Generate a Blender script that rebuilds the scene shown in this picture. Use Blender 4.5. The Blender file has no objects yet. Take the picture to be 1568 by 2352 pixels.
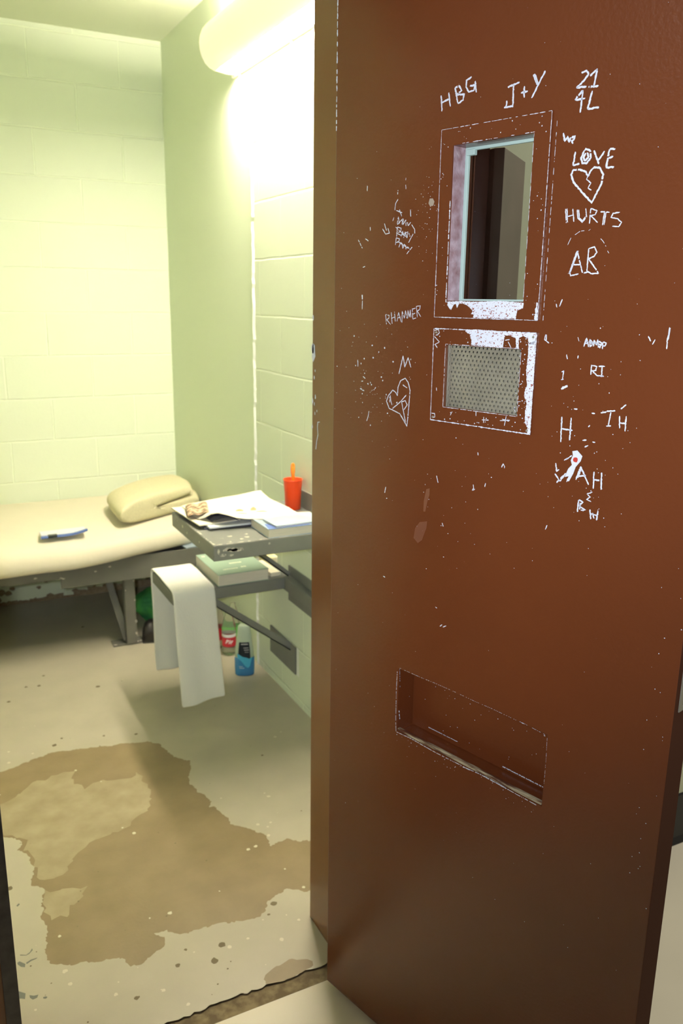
import bpy, bmesh, math, random
from mathutils import Vector, Matrix, noise
from mathutils.geometry import delaunay_2d_cdt

# ------------------------------------------------------------------ camera, light, exposure
scene = bpy.context.scene
COL = scene.collection
CAM = [[0.89163,-0.452569,0.01333],[0.100613,0.226757,0.968741],[0.441444,0.862417,-0.247718]]
cam_data = bpy.data.cameras.new('camera')
cam = bpy.data.objects.new('camera', cam_data); COL.objects.link(cam)
r_, u_, f_ = [Vector(v) for v in CAM]
cam.matrix_world = Matrix(((r_.x, u_.x, -f_.x, 0), (r_.y, u_.y, -f_.y, 0), (r_.z, u_.z, -f_.z, 1.5), (0, 0, 0, 1)))
cam_data.sensor_fit = 'VERTICAL'; cam_data.sensor_height = 22.3; cam_data.sensor_width = 14.87
cam_data.lens = 1911.74/2352*22.3
cam_data.clip_start = 0.02
cam_data.dof.use_dof = True; cam_data.dof.focus_distance = 1.22; cam_data.dof.aperture_fstop = 4.5
scene.camera = cam
FLASH = 100.0; LAMP = 218.0; AMBIENT = 0.15
scene.view_settings.view_transform = 'Standard'; scene.view_settings.look = 'None'
scene.view_settings.exposure = 0.0; scene.view_settings.gamma = 1.0
scene.view_settings.use_curve_mapping = False
world = bpy.data.worlds.new('dayroom_light'); scene.world = world
world.use_nodes = True
world.node_tree.nodes['Background'].inputs[0].default_value = (1.0, 0.96, 0.88, 1)
world.node_tree.nodes['Background'].inputs[1].default_value = AMBIENT
fl = bpy.data.lights.new('camera_flash', 'SPOT'); fl.energy = FLASH; fl.color = (0.88, 0.93, 1.0); fl.shadow_soft_size = 0.02
flo = bpy.data.objects.new('camera_flash', fl); COL.objects.link(flo)
fl.spot_size = math.radians(88); fl.spot_blend = 0.9
flo.location = Vector((0, 0, 1.5)) - 0.088*r_ + 0.04*u_
cl = bpy.data.lights.new('corridor_light', 'AREA'); cl.energy = 48; cl.color = (1.0, 0.96, 0.85); cl.shape = 'RECTANGLE'; cl.size = 0.6; cl.size_y = 1.2
clo = bpy.data.objects.new('corridor_light', cl); COL.objects.link(clo); clo.location = (2.3, 1.05, 2.75)
cl2 = cl.copy(); cl2.energy = 14; clo2 = bpy.data.objects.new('corridor_light', cl2); COL.objects.link(clo2); clo2.location = (-2.4, 0.7, 2.85)
flo.rotation_euler = (f_+0.22*u_+0.10*r_).to_track_quat('-Z', 'Y').to_euler()

rnd = random.Random(7)
KEEP = []      # set before obj() when face normals are already right

# ------------------------------------------------------------------ materials
def mat(name, col, rough=0.5, metal=0.0, noise_amt=0.0, noise_scale=20, bump=0.0, bump_scale=60, bump_dist=0.002,
        col2=None, spec=0.5, trans=0.0, ior=1.45, coat=0.0, emit=None, emit_s=0, detail=3, thr=None, stretch=None):
    m = bpy.data.materials.new(name); m.use_nodes = True
    nt = m.node_tree; b = nt.nodes['Principled BSDF']
    b.inputs['Base Color'].default_value = (*col, 1); b.inputs['Roughness'].default_value = rough
    b.inputs['Metallic'].default_value = metal; b.inputs['Specular IOR Level'].default_value = spec
    b.inputs['Transmission Weight'].default_value = trans; b.inputs['IOR'].default_value = ior
    b.inputs['Coat Weight'].default_value = coat
    tc = nt.nodes.new('ShaderNodeTexCoord'); vec = tc.outputs['Object']
    if stretch:
        mp = nt.nodes.new('ShaderNodeMapping'); mp.inputs['Scale'].default_value = stretch
        nt.links.new(vec, mp.inputs[0]); vec = mp.outputs[0]
    if noise_amt or col2:
        n = nt.nodes.new('ShaderNodeTexNoise'); n.inputs['Scale'].default_value = noise_scale; n.inputs['Detail'].default_value = detail
        nt.links.new(vec, n.inputs['Vector'])
        rp = nt.nodes.new('ShaderNodeValToRGB')
        a, c = thr if thr else (0.3, 0.7)
        rp.color_ramp.elements[0].position = a; rp.color_ramp.elements[1].position = c
        k = noise_amt
        c2 = col2 if col2 else tuple(min(1, x*(1+k)) for x in col)
        c1 = col if col2 else tuple(x*(1-k) for x in col)
        rp.color_ramp.elements[0].color = (*c1, 1); rp.color_ramp.elements[1].color = (*c2, 1)
        nt.links.new(n.outputs['Fac'], rp.inputs[0]); nt.links.new(rp.outputs[0], b.inputs['Base Color'])
    if bump:
        n2 = nt.nodes.new('ShaderNodeTexNoise'); n2.inputs['Scale'].default_value = bump_scale; n2.inputs['Detail'].default_value = 2
        nt.links.new(vec, n2.inputs['Vector'])
        bp = nt.nodes.new('ShaderNodeBump'); bp.inputs['Strength'].default_value = bump; bp.inputs['Distance'].default_value = bump_dist
        nt.links.new(n2.outputs['Fac'], bp.inputs['Height']); nt.links.new(bp.outputs[0], b.inputs['Normal'])
    if emit:
        b.inputs['Emission Color'].default_value = (*emit, 1); b.inputs['Emission Strength'].default_value = emit_s
    return m

def block_mat(name, col, axis, off_u, off_z):
    """painted concrete block: Brick Texture as grooves"""
    m = mat(name, col, rough=0.55)
    nt = m.node_tree; b = nt.nodes['Principled BSDF']
    tc = nt.nodes.new('ShaderNodeTexCoord'); sp = nt.nodes.new('ShaderNodeSeparateXYZ'); cb = nt.nodes.new('ShaderNodeCombineXYZ')
    nt.links.new(tc.outputs['Object'], sp.inputs[0])
    for i, (src, o) in enumerate(((axis, off_u), ('Z', off_z))):
        a = nt.nodes.new('ShaderNodeMath'); a.operation = 'SUBTRACT'; a.inputs[1].default_value = o
        nt.links.new(sp.outputs[src], a.inputs[0]); nt.links.new(a.outputs[0], cb.inputs[i])
    # slight wobble of the joints
    nz = nt.nodes.new('ShaderNodeTexNoise'); nz.inputs['Scale'].default_value = 9
    nt.links.new(tc.outputs['Object'], nz.inputs['Vector'])
    vm = nt.nodes.new('ShaderNodeVectorMath'); vm.operation = 'MULTIPLY_ADD'; vm.inputs[1].default_value = (0.006, 0.006, 0)
    nt.links.new(nz.outputs['Color'], vm.inputs[0]); nt.links.new(cb.outputs[0], vm.inputs[2])
    br = nt.nodes.new('ShaderNodeTexBrick'); br.offset = 0.5; br.offset_frequency = 2
    br.inputs['Scale'].default_value = 1; br.inputs['Brick Width'].default_value = 0.4; br.inputs['Row Height'].default_value = 0.2012
    br.inputs['Mortar Size'].default_value = 0.0045; br.inputs['Mortar Smooth'].default_value = 0.6
    nt.links.new(vm.outputs[0], br.inputs['Vector'])
    br.inputs['Color1'].default_value = (*col, 1); br.inputs['Color2'].default_value = (*[c*0.97 for c in col], 1)
    br.inputs['Mortar'].default_value = (*[min(1, c*1.12) for c in col], 1)
    nt.links.new(br.outputs['Color'], b.inputs['Base Color'])
    n2 = nt.nodes.new('ShaderNodeTexNoise'); n2.inputs['Scale'].default_value = 90
    nt.links.new(tc.outputs['Object'], n2.inputs['Vector'])
    mm = nt.nodes.new('ShaderNodeMath'); mm.operation = 'MULTIPLY_ADD'; mm.inputs[1].default_value = 0.12
    inv = nt.nodes.new('ShaderNodeMath'); inv.operation = 'SUBTRACT'; inv.inputs[0].default_value = 1
    nt.links.new(br.outputs['Fac'], inv.inputs[1])
    nt.links.new(n2.outputs['Fac'], mm.inputs[0]); nt.links.new(inv.outputs[0], mm.inputs[2])
    bp = nt.nodes.new('ShaderNodeBump'); bp.inputs['Strength'].default_value = 0.7; bp.inputs['Distance'].default_value = 0.004
    nt.links.new(mm.outputs[0], bp.inputs['Height']); nt.links.new(bp.outputs[0], b.inputs['Normal'])
    return m

WALL = (0.79, 0.855, 0.685)
M = {}
M['block_right'] = block_mat('painted_block_side', WALL, 'Y', 2.6, 0.031)
M['block_back'] = block_mat('painted_block_back', WALL, 'X', 0.783, 0.015)
M['plaster'] = mat('painted_smooth_wall', (0.79, 0.87, 0.67), 0.5, bump=0.15, bump_scale=30)
M['corridor_wall'] = mat('corridor_wall_paint', (0.66, 0.70, 0.50), 0.5, bump=0.15, bump_scale=30)
M['ceiling'] = mat('ceiling_paint', (0.80, 0.84, 0.66), 0.6)
M['caulk'] = mat('chipped_white_caulk', (0.93, 0.95, 0.90), 0.6)
M['chip_brown'] = mat('bare_brown_wall', (0.22, 0.15, 0.09), 0.8, col2=(0.33, 0.27, 0.18), noise_scale=60)
M['floor_paint'] = mat('grey_floor_paint', (0.42, 0.382, 0.298), 0.36, noise_amt=0.05, noise_scale=7, bump=0.12, bump_scale=25, spec=0.4)
M['floor_bare'] = mat('bare_brown_concrete', (0.195, 0.142, 0.074), 0.42, col2=(0.25, 0.185, 0.102), noise_scale=9, bump=0.15, bump_scale=120, detail=6)
M['floor_light'] = mat('half_worn_floor_paint', (0.27, 0.212, 0.125), 0.42, col2=(0.36, 0.300, 0.192), noise_scale=14, bump=0.15, bump_scale=120, detail=6)
M['floor_grey'] = mat('dark_grey_chip', (0.13, 0.135, 0.12), 0.6)
M['floor_white'] = mat('pale_paint_spot', (0.58, 0.54, 0.43), 0.5)
M['floor_dark'] = mat('brown_dirt_spot', (0.14, 0.11, 0.06), 0.7)
M['grime'] = mat('grimy_threshold', (0.10, 0.07, 0.035), 0.8, col2=(0.20, 0.15, 0.08), noise_scale=38, detail=8, thr=(0.38, 0.62), bump=0.5, bump_scale=90)
M['corridor_floor'] = mat('cream_corridor_floor', (0.64, 0.58, 0.45), 0.4, noise_amt=0.03, noise_scale=5)
M['base_black'] = mat('black_rubber_base', (0.012, 0.012, 0.012), 0.4)
MAROON = (0.118, 0.0300, 0.0085)
M['maroon'] = mat('maroon_door_paint', MAROON, 0.25, noise_amt=0.05, noise_scale=3, bump=0.30, bump_scale=170, bump_dist=0.0012, spec=0.62)
M['maroon_lit'] = mat('lit_maroon_frame_paint', (0.17, 0.068, 0.024), 0.24, noise_amt=0.05, noise_scale=5, bump=0.12, bump_scale=60, spec=0.5)  # olive lift stands in for yellow cell light reflected on the jamb
M['maroon_shaded'] = mat('rough_shaded_maroon_edge', (0.085, 0.027, 0.012), 0.75, spec=0.15)  # darker copy of the door paint; dim surroundings painted into the end face
M['bunk_metal'] = mat('dark_grey_bunk_paint', (0.135, 0.132, 0.115), 0.45, noise_amt=0.06, noise_scale=15)
M['maroon_sheen'] = mat('maroon_reveal_sheen', (0.24, 0.12, 0.13), 0.25, col2=(0.50, 0.40, 0.46), noise_scale=45, thr=(0.3, 0.75), bump=0.6, bump_scale=160, spec=0.8)  # pale mottling painted in as the glossy sheen of the window reveal
M['primer'] = mat('white_primer', (0.58, 0.61, 0.70), 0.6, noise_amt=0.05, noise_scale=200)
M['primer_worn'] = mat('patchy_white_primer', (0.62, 0.65, 0.74), 0.6, col2=(0.26, 0.07, 0.05), noise_scale=420, thr=(0.58, 0.64), detail=4)
M['smudge'] = mat('grey_smudge', (0.32, 0.26, 0.20), 0.6)
M['smear'] = mat('dull_smear', (0.150, 0.048, 0.022), 0.55)
M['red_chip'] = mat('red_paint_remnant', (0.45, 0.04, 0.03), 0.5)
M['bare_lip'] = mat('worn_olive_metal', (0.09, 0.030, 0.016), 0.32, col2=(0.42, 0.36, 0.24), noise_scale=90, thr=(0.42, 0.6), detail=6, stretch=(0.25, 1, 1.6), bump=0.4, bump_scale=300)
M['black_strip'] = mat('black_rubber_seal', (0.03, 0.026, 0.026), 0.35, noise_amt=0.5, noise_scale=40)
M['gasket'] = mat('pale_green_gasket', (0.36, 0.48, 0.45), 0.5)
M['glass'] = mat('window_glass', (0.93, 0.97, 0.95), 0.02, trans=1.0, ior=1.12, spec=0.5)
M['steel'] = mat('perforated_steel', (0.36, 0.34, 0.27), 0.42, metal=0.55, noise_amt=0.15, noise_scale=25)
M['steel_dark'] = mat('inner_steel', (0.16, 0.155, 0.14), 0.5, metal=0.4)
M['utility'] = mat('dark_brown_steel', (0.12, 0.082, 0.066), 0.4, noise_amt=0.15, noise_scale=12)
M['utility2'] = mat('brown_steel_cover', (0.11, 0.045, 0.028), 0.4, noise_amt=0.1, noise_scale=12)
M['grey_metal'] = mat('grey_painted_steel', (0.175, 0.178, 0.165), 0.45, noise_amt=0.06, noise_scale=15, spec=0.5)
M['grey_worn'] = mat('worn_grey_paint', (0.55, 0.50, 0.42), 0.6, col2=(0.22, 0.22, 0.2), noise_scale=90, thr=(0.45, 0.6), detail=5)
M['housing'] = mat('glowing_cream_lamp_cover', (0.55, 0.52, 0.40), 0.45, emit=(1.0, 0.94, 0.62), emit_s=0.70)
M['lens'] = mat('lit_lamp_diffuser', (0.9, 0.9, 0.85), 0.5, emit=(1.0, 0.89, 0.70), emit_s=LAMP)
M['lens_up'] = mat('lit_upper_diffuser', (0.9, 0.9, 0.85), 0.5, emit=(1.0, 0.89, 0.70), emit_s=LAMP*2.6)
M['sheet'] = mat('off_white_bed_sheet', (0.76, 0.70, 0.56), 0.85, noise_amt=0.02, noise_scale=6, bump=0.25, bump_scale=14, bump_dist=0.01)
M['blanket'] = mat('tan_blanket', (0.66, 0.61, 0.40), 0.95, noise_amt=0.05, noise_scale=120, bump=0.5, bump_scale=300)
M['towel'] = mat('white_towel', (0.78, 0.77, 0.72), 0.95, bump=0.4, bump_scale=260, bump_dist=0.003)
M['paper'] = mat('cream_newsprint', (0.80, 0.74, 0.58), 0.85)
M['paper_white'] = mat('white_paper', (0.72, 0.74, 0.78), 0.7)
M['pages'] = mat('page_edges', (0.62, 0.58, 0.50), 0.8, noise_amt=0.12, noise_scale=30, stretch=(0.5, 0.5, 40))
M['print'] = mat('colour_news_photo', (0.16, 0.12, 0.07), 0.7, col2=(0.62, 0.42, 0.28), noise_scale=60, detail=4, thr=(0.42, 0.58))
M['dark_print'] = mat('dark_news_photo', (0.05, 0.05, 0.07), 0.6)
M['brown_ink'] = mat('brown_printed_picture', (0.42, 0.27, 0.13), 0.8)
M['blue'] = mat('blue_cover', (0.10, 0.16, 0.42), 0.45)
M['lightblue'] = mat('pale_blue_cover', (0.42, 0.50, 0.60), 0.4, col2=(0.30, 0.38, 0.44), noise_scale=10)
M['greenbook'] = mat('sage_green_cover', (0.28, 0.38, 0.30), 0.45)
M['cream_ink'] = mat('cream_lettering', (0.80, 0.80, 0.62), 0.6)
M['orange'] = mat('orange_red_plastic', (0.85, 0.07, 0.015), 0.3)
M['orange2'] = mat('bright_orange_plastic', (0.95, 0.22, 0.015), 0.3)
M['clear'] = mat('clear_plastic', (0.93, 0.95, 0.85), 0.08, trans=0.92, ior=1.2)
M['frost'] = mat('frosted_clear_plastic', (0.66, 0.76, 0.60), 0.35, trans=0.12, ior=1.3)
M['red_label'] = mat('red_bottle_label', (0.50, 0.02, 0.04), 0.4)
M['green_label'] = mat('green_bottle_label', (0.16, 0.60, 0.12), 0.4)
M['white_label'] = mat('white_label', (0.80, 0.78, 0.78), 0.5)
M['cap_red'] = mat('red_cap', (0.55, 0.05, 0.04), 0.4)
M['blue_liquid'] = mat('blue_gel_bottle', (0.05, 0.22, 0.48), 0.25)
M['sky'] = mat('bright_blue_label', (0.08, 0.45, 0.72), 0.35)
M['black'] = mat('black_label', (0.015, 0.02, 0.03), 0.4)
M['green_cloth'] = mat('green_cloth', (0.02, 0.17, 0.08), 0.7, col2=(0.10, 0.48, 0.09), noise_scale=12)
M['shoe'] = mat('black_shoe', (0.012, 0.010, 0.010), 0.5)
M['white_plastic'] = mat('yellow_packet', (0.80, 0.70, 0.32), 0.5, col2=(0.85, 0.82, 0.66), noise_scale=30)
M['yellow'] = mat('yellow_plastic', (0.85, 0.55, 0.05), 0.4)

# ------------------------------------------------------------------ helpers
def obj(name, bm, mats, parent=None, smooth=False, loc=None, rot=None, label=None, bevel=0, seg=2):
    me = bpy.data.meshes.new(name); 
    if not KEEP: bmesh.ops.recalc_face_normals(bm, faces=bm.faces[:])
    KEEP.clear()
    bm.to_mesh(me); bm.free()
    for m in (mats if isinstance(mats, (list, tuple)) else [mats]): me.materials.append(M[m])
    if smooth:
        for p in me.polygons: p.use_smooth = True
    o = bpy.data.objects.new(name, me); COL.objects.link(o)
    if parent: o.parent = parent
    if loc: o.location = loc
    if rot: o.rotation_euler = rot
    if label: o['label'] = label
    if bevel:
        b = o.modifiers.new('bevel', 'BEVEL'); b.width = bevel; b.segments = seg; b.limit_method = 'ANGLE'; b.angle_limit = math.radians(40)
    return o
def empty(name, label, cat, loc=(0, 0, 0), rz=0, group=None):
    o = bpy.data.objects.new(name, None); COL.objects.link(o); o.location = loc; o.rotation_euler = (0, 0, rz)
    o.empty_display_size = 0.05
    tag(o, label, cat, group); return o
def tag(o, label, cat, group=None):
    o['label'] = label; o['category'] = cat
    if group: o['group'] = group
    return o
def struct(o, label=None):
    o['kind'] = 'structure'
    if label: o['label'] = label
    return o
def box(bm, a, b, mi=0, mtx=None):
    x0, y0, z0 = a; x1, y1, z1 = b
    v = [Vector(p) for p in ((x0,y0,z0),(x1,y0,z0),(x1,y1,z0),(x0,y1,z0),(x0,y0,z1),(x1,y0,z1),(x1,y1,z1),(x0,y1,z1))]
    if mtx: v = [mtx @ p for p in v]
    v = [bm.verts.new(p) for p in v]
    for f in ((0,3,2,1),(4,5,6,7),(0,1,5,4),(1,2,6,5),(2,3,7,6),(3,0,4,7)):
        bm.faces.new([v[i] for i in f]).material_index = mi
def poly(bm, pts, mi=0):
    f = bm.faces.new([bm.verts.new(p) for p in pts]); f.material_index = mi; return f
def prism(bm, pts2, z0, z1, mi=0):
    """vertical prism over a 2-D footprint"""
    n = len(pts2)
    a = [bm.verts.new((x, y, z0)) for x, y in pts2]; b = [bm.verts.new((x, y, z1)) for x, y in pts2]
    bm.faces.new(a[::-1]).material_index = mi; bm.faces.new(b).material_index = mi
    for i in range(n):
        bm.faces.new((a[i], a[(i+1) % n], b[(i+1) % n], b[i])).material_index = mi
def lathe(bm, prof, n=28, c=(0, 0), mi=None, sx=1, sy=1, cap=True):
    rings = []
    for r, z in prof:
        rings.append([bm.verts.new((c[0]+r*sx*math.cos(2*math.pi*i/n), c[1]+r*sy*math.sin(2*math.pi*i/n), z)) for i in range(n)])
    for k in range(len(rings)-1):
        for i in range(n):
            f = bm.faces.new((rings[k][i], rings[k][(i+1) % n], rings[k+1][(i+1) % n], rings[k+1][i]))
            if mi: f.material_index = mi[k]
    if cap:
        bm.faces.new(rings[0][::-1]); bm.faces.new(rings[-1])
    return rings
def tube(bm, pts, r, n=8):
    pts = [Vector(p) for p in pts]; rings = []
    for i, p in enumerate(pts):
        t = (pts[min(i+1, len(pts)-1)]-pts[max(i-1, 0)]).normalized()
        u = t.orthogonal().normalized(); w = t.cross(u)
        rings.append([bm.verts.new(p + (u*math.cos(2*math.pi*k/n)+w*math.sin(2*math.pi*k/n))*r) for k in range(n)])
    for k in range(len(rings)-1):
        for i in range(n): bm.faces.new((rings[k][i], rings[k][(i+1) % n], rings[k+1][(i+1) % n], rings[k+1][i]))
    bm.faces.new(rings[0][::-1]); bm.faces.new(rings[-1])
def grid_sheet(bm, P, thick, mi=0):
    """P[i][j] points; a closed sheet of given thickness (downwards)"""
    ni, nj = len(P), len(P[0])
    top = [[bm.verts.new(p) for p in row] for row in P]
    bot = [[bm.verts.new(Vector(p)-Vector((0, 0, thick))) for p in row] for row in P]
    for i in range(ni-1):
        for j in range(nj-1):
            bm.faces.new((top[i][j], top[i+1][j], top[i+1][j+1], top[i][j+1])).material_index = mi
            bm.faces.new((bot[i][j], bot[i][j+1], bot[i+1][j+1], bot[i+1][j])).material_index = mi
    def side(seq):
        for (a, b), (c, d) in zip(seq[:-1], seq[1:]): bm.faces.new((a, b, d, c)).material_index = mi
    side([(top[i][0], bot[i][0]) for i in range(ni)]); side([(top[i][-1], bot[i][-1]) for i in range(ni)])
    side([(top[0][j], bot[0][j]) for j in range(nj)]); side([(top[-1][j], bot[-1][j]) for j in range(nj)])
def solid_from_cells(bm, xs, ys, zs, filled, pick=lambda *a: 0):
    """one welded solid from a grid of cells, faces only on the boundary"""
    vs = {}
    def v(i, j, k):
        if (i, j, k) not in vs: vs[(i, j, k)] = bm.verts.new((xs[i], ys[j], zs[k]))
        return vs[(i, j, k)]
    nx, ny, nz = len(xs)-1, len(ys)-1, len(zs)-1
    F = lambda i, j, k: 0 <= i < nx and 0 <= j < ny and 0 <= k < nz and filled(i, j, k)
    for i in range(nx):
        for j in range(ny):
            for k in range(nz):
                if not F(i, j, k): continue
                for d, q in (((-1,0,0), ((0,0,0),(0,0,1),(0,1,1),(0,1,0))), ((1,0,0), ((1,0,0),(1,1,0),(1,1,1),(1,0,1))),
                             ((0,-1,0), ((0,0,0),(1,0,0),(1,0,1),(0,0,1))), ((0,1,0), ((0,1,0),(0,1,1),(1,1,1),(1,1,0))),
                             ((0,0,-1), ((0,0,0),(0,1,0),(1,1,0),(1,0,0))), ((0,0,1), ((0,0,1),(1,0,1),(1,1,1),(0,1,1)))):
                    if not F(i+d[0], j+d[1], k+d[2]):
                        bm.faces.new([v(i+a, j+b, k+c) for a, b, c in q]).material_index = pick(i, j, k, d)

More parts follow.
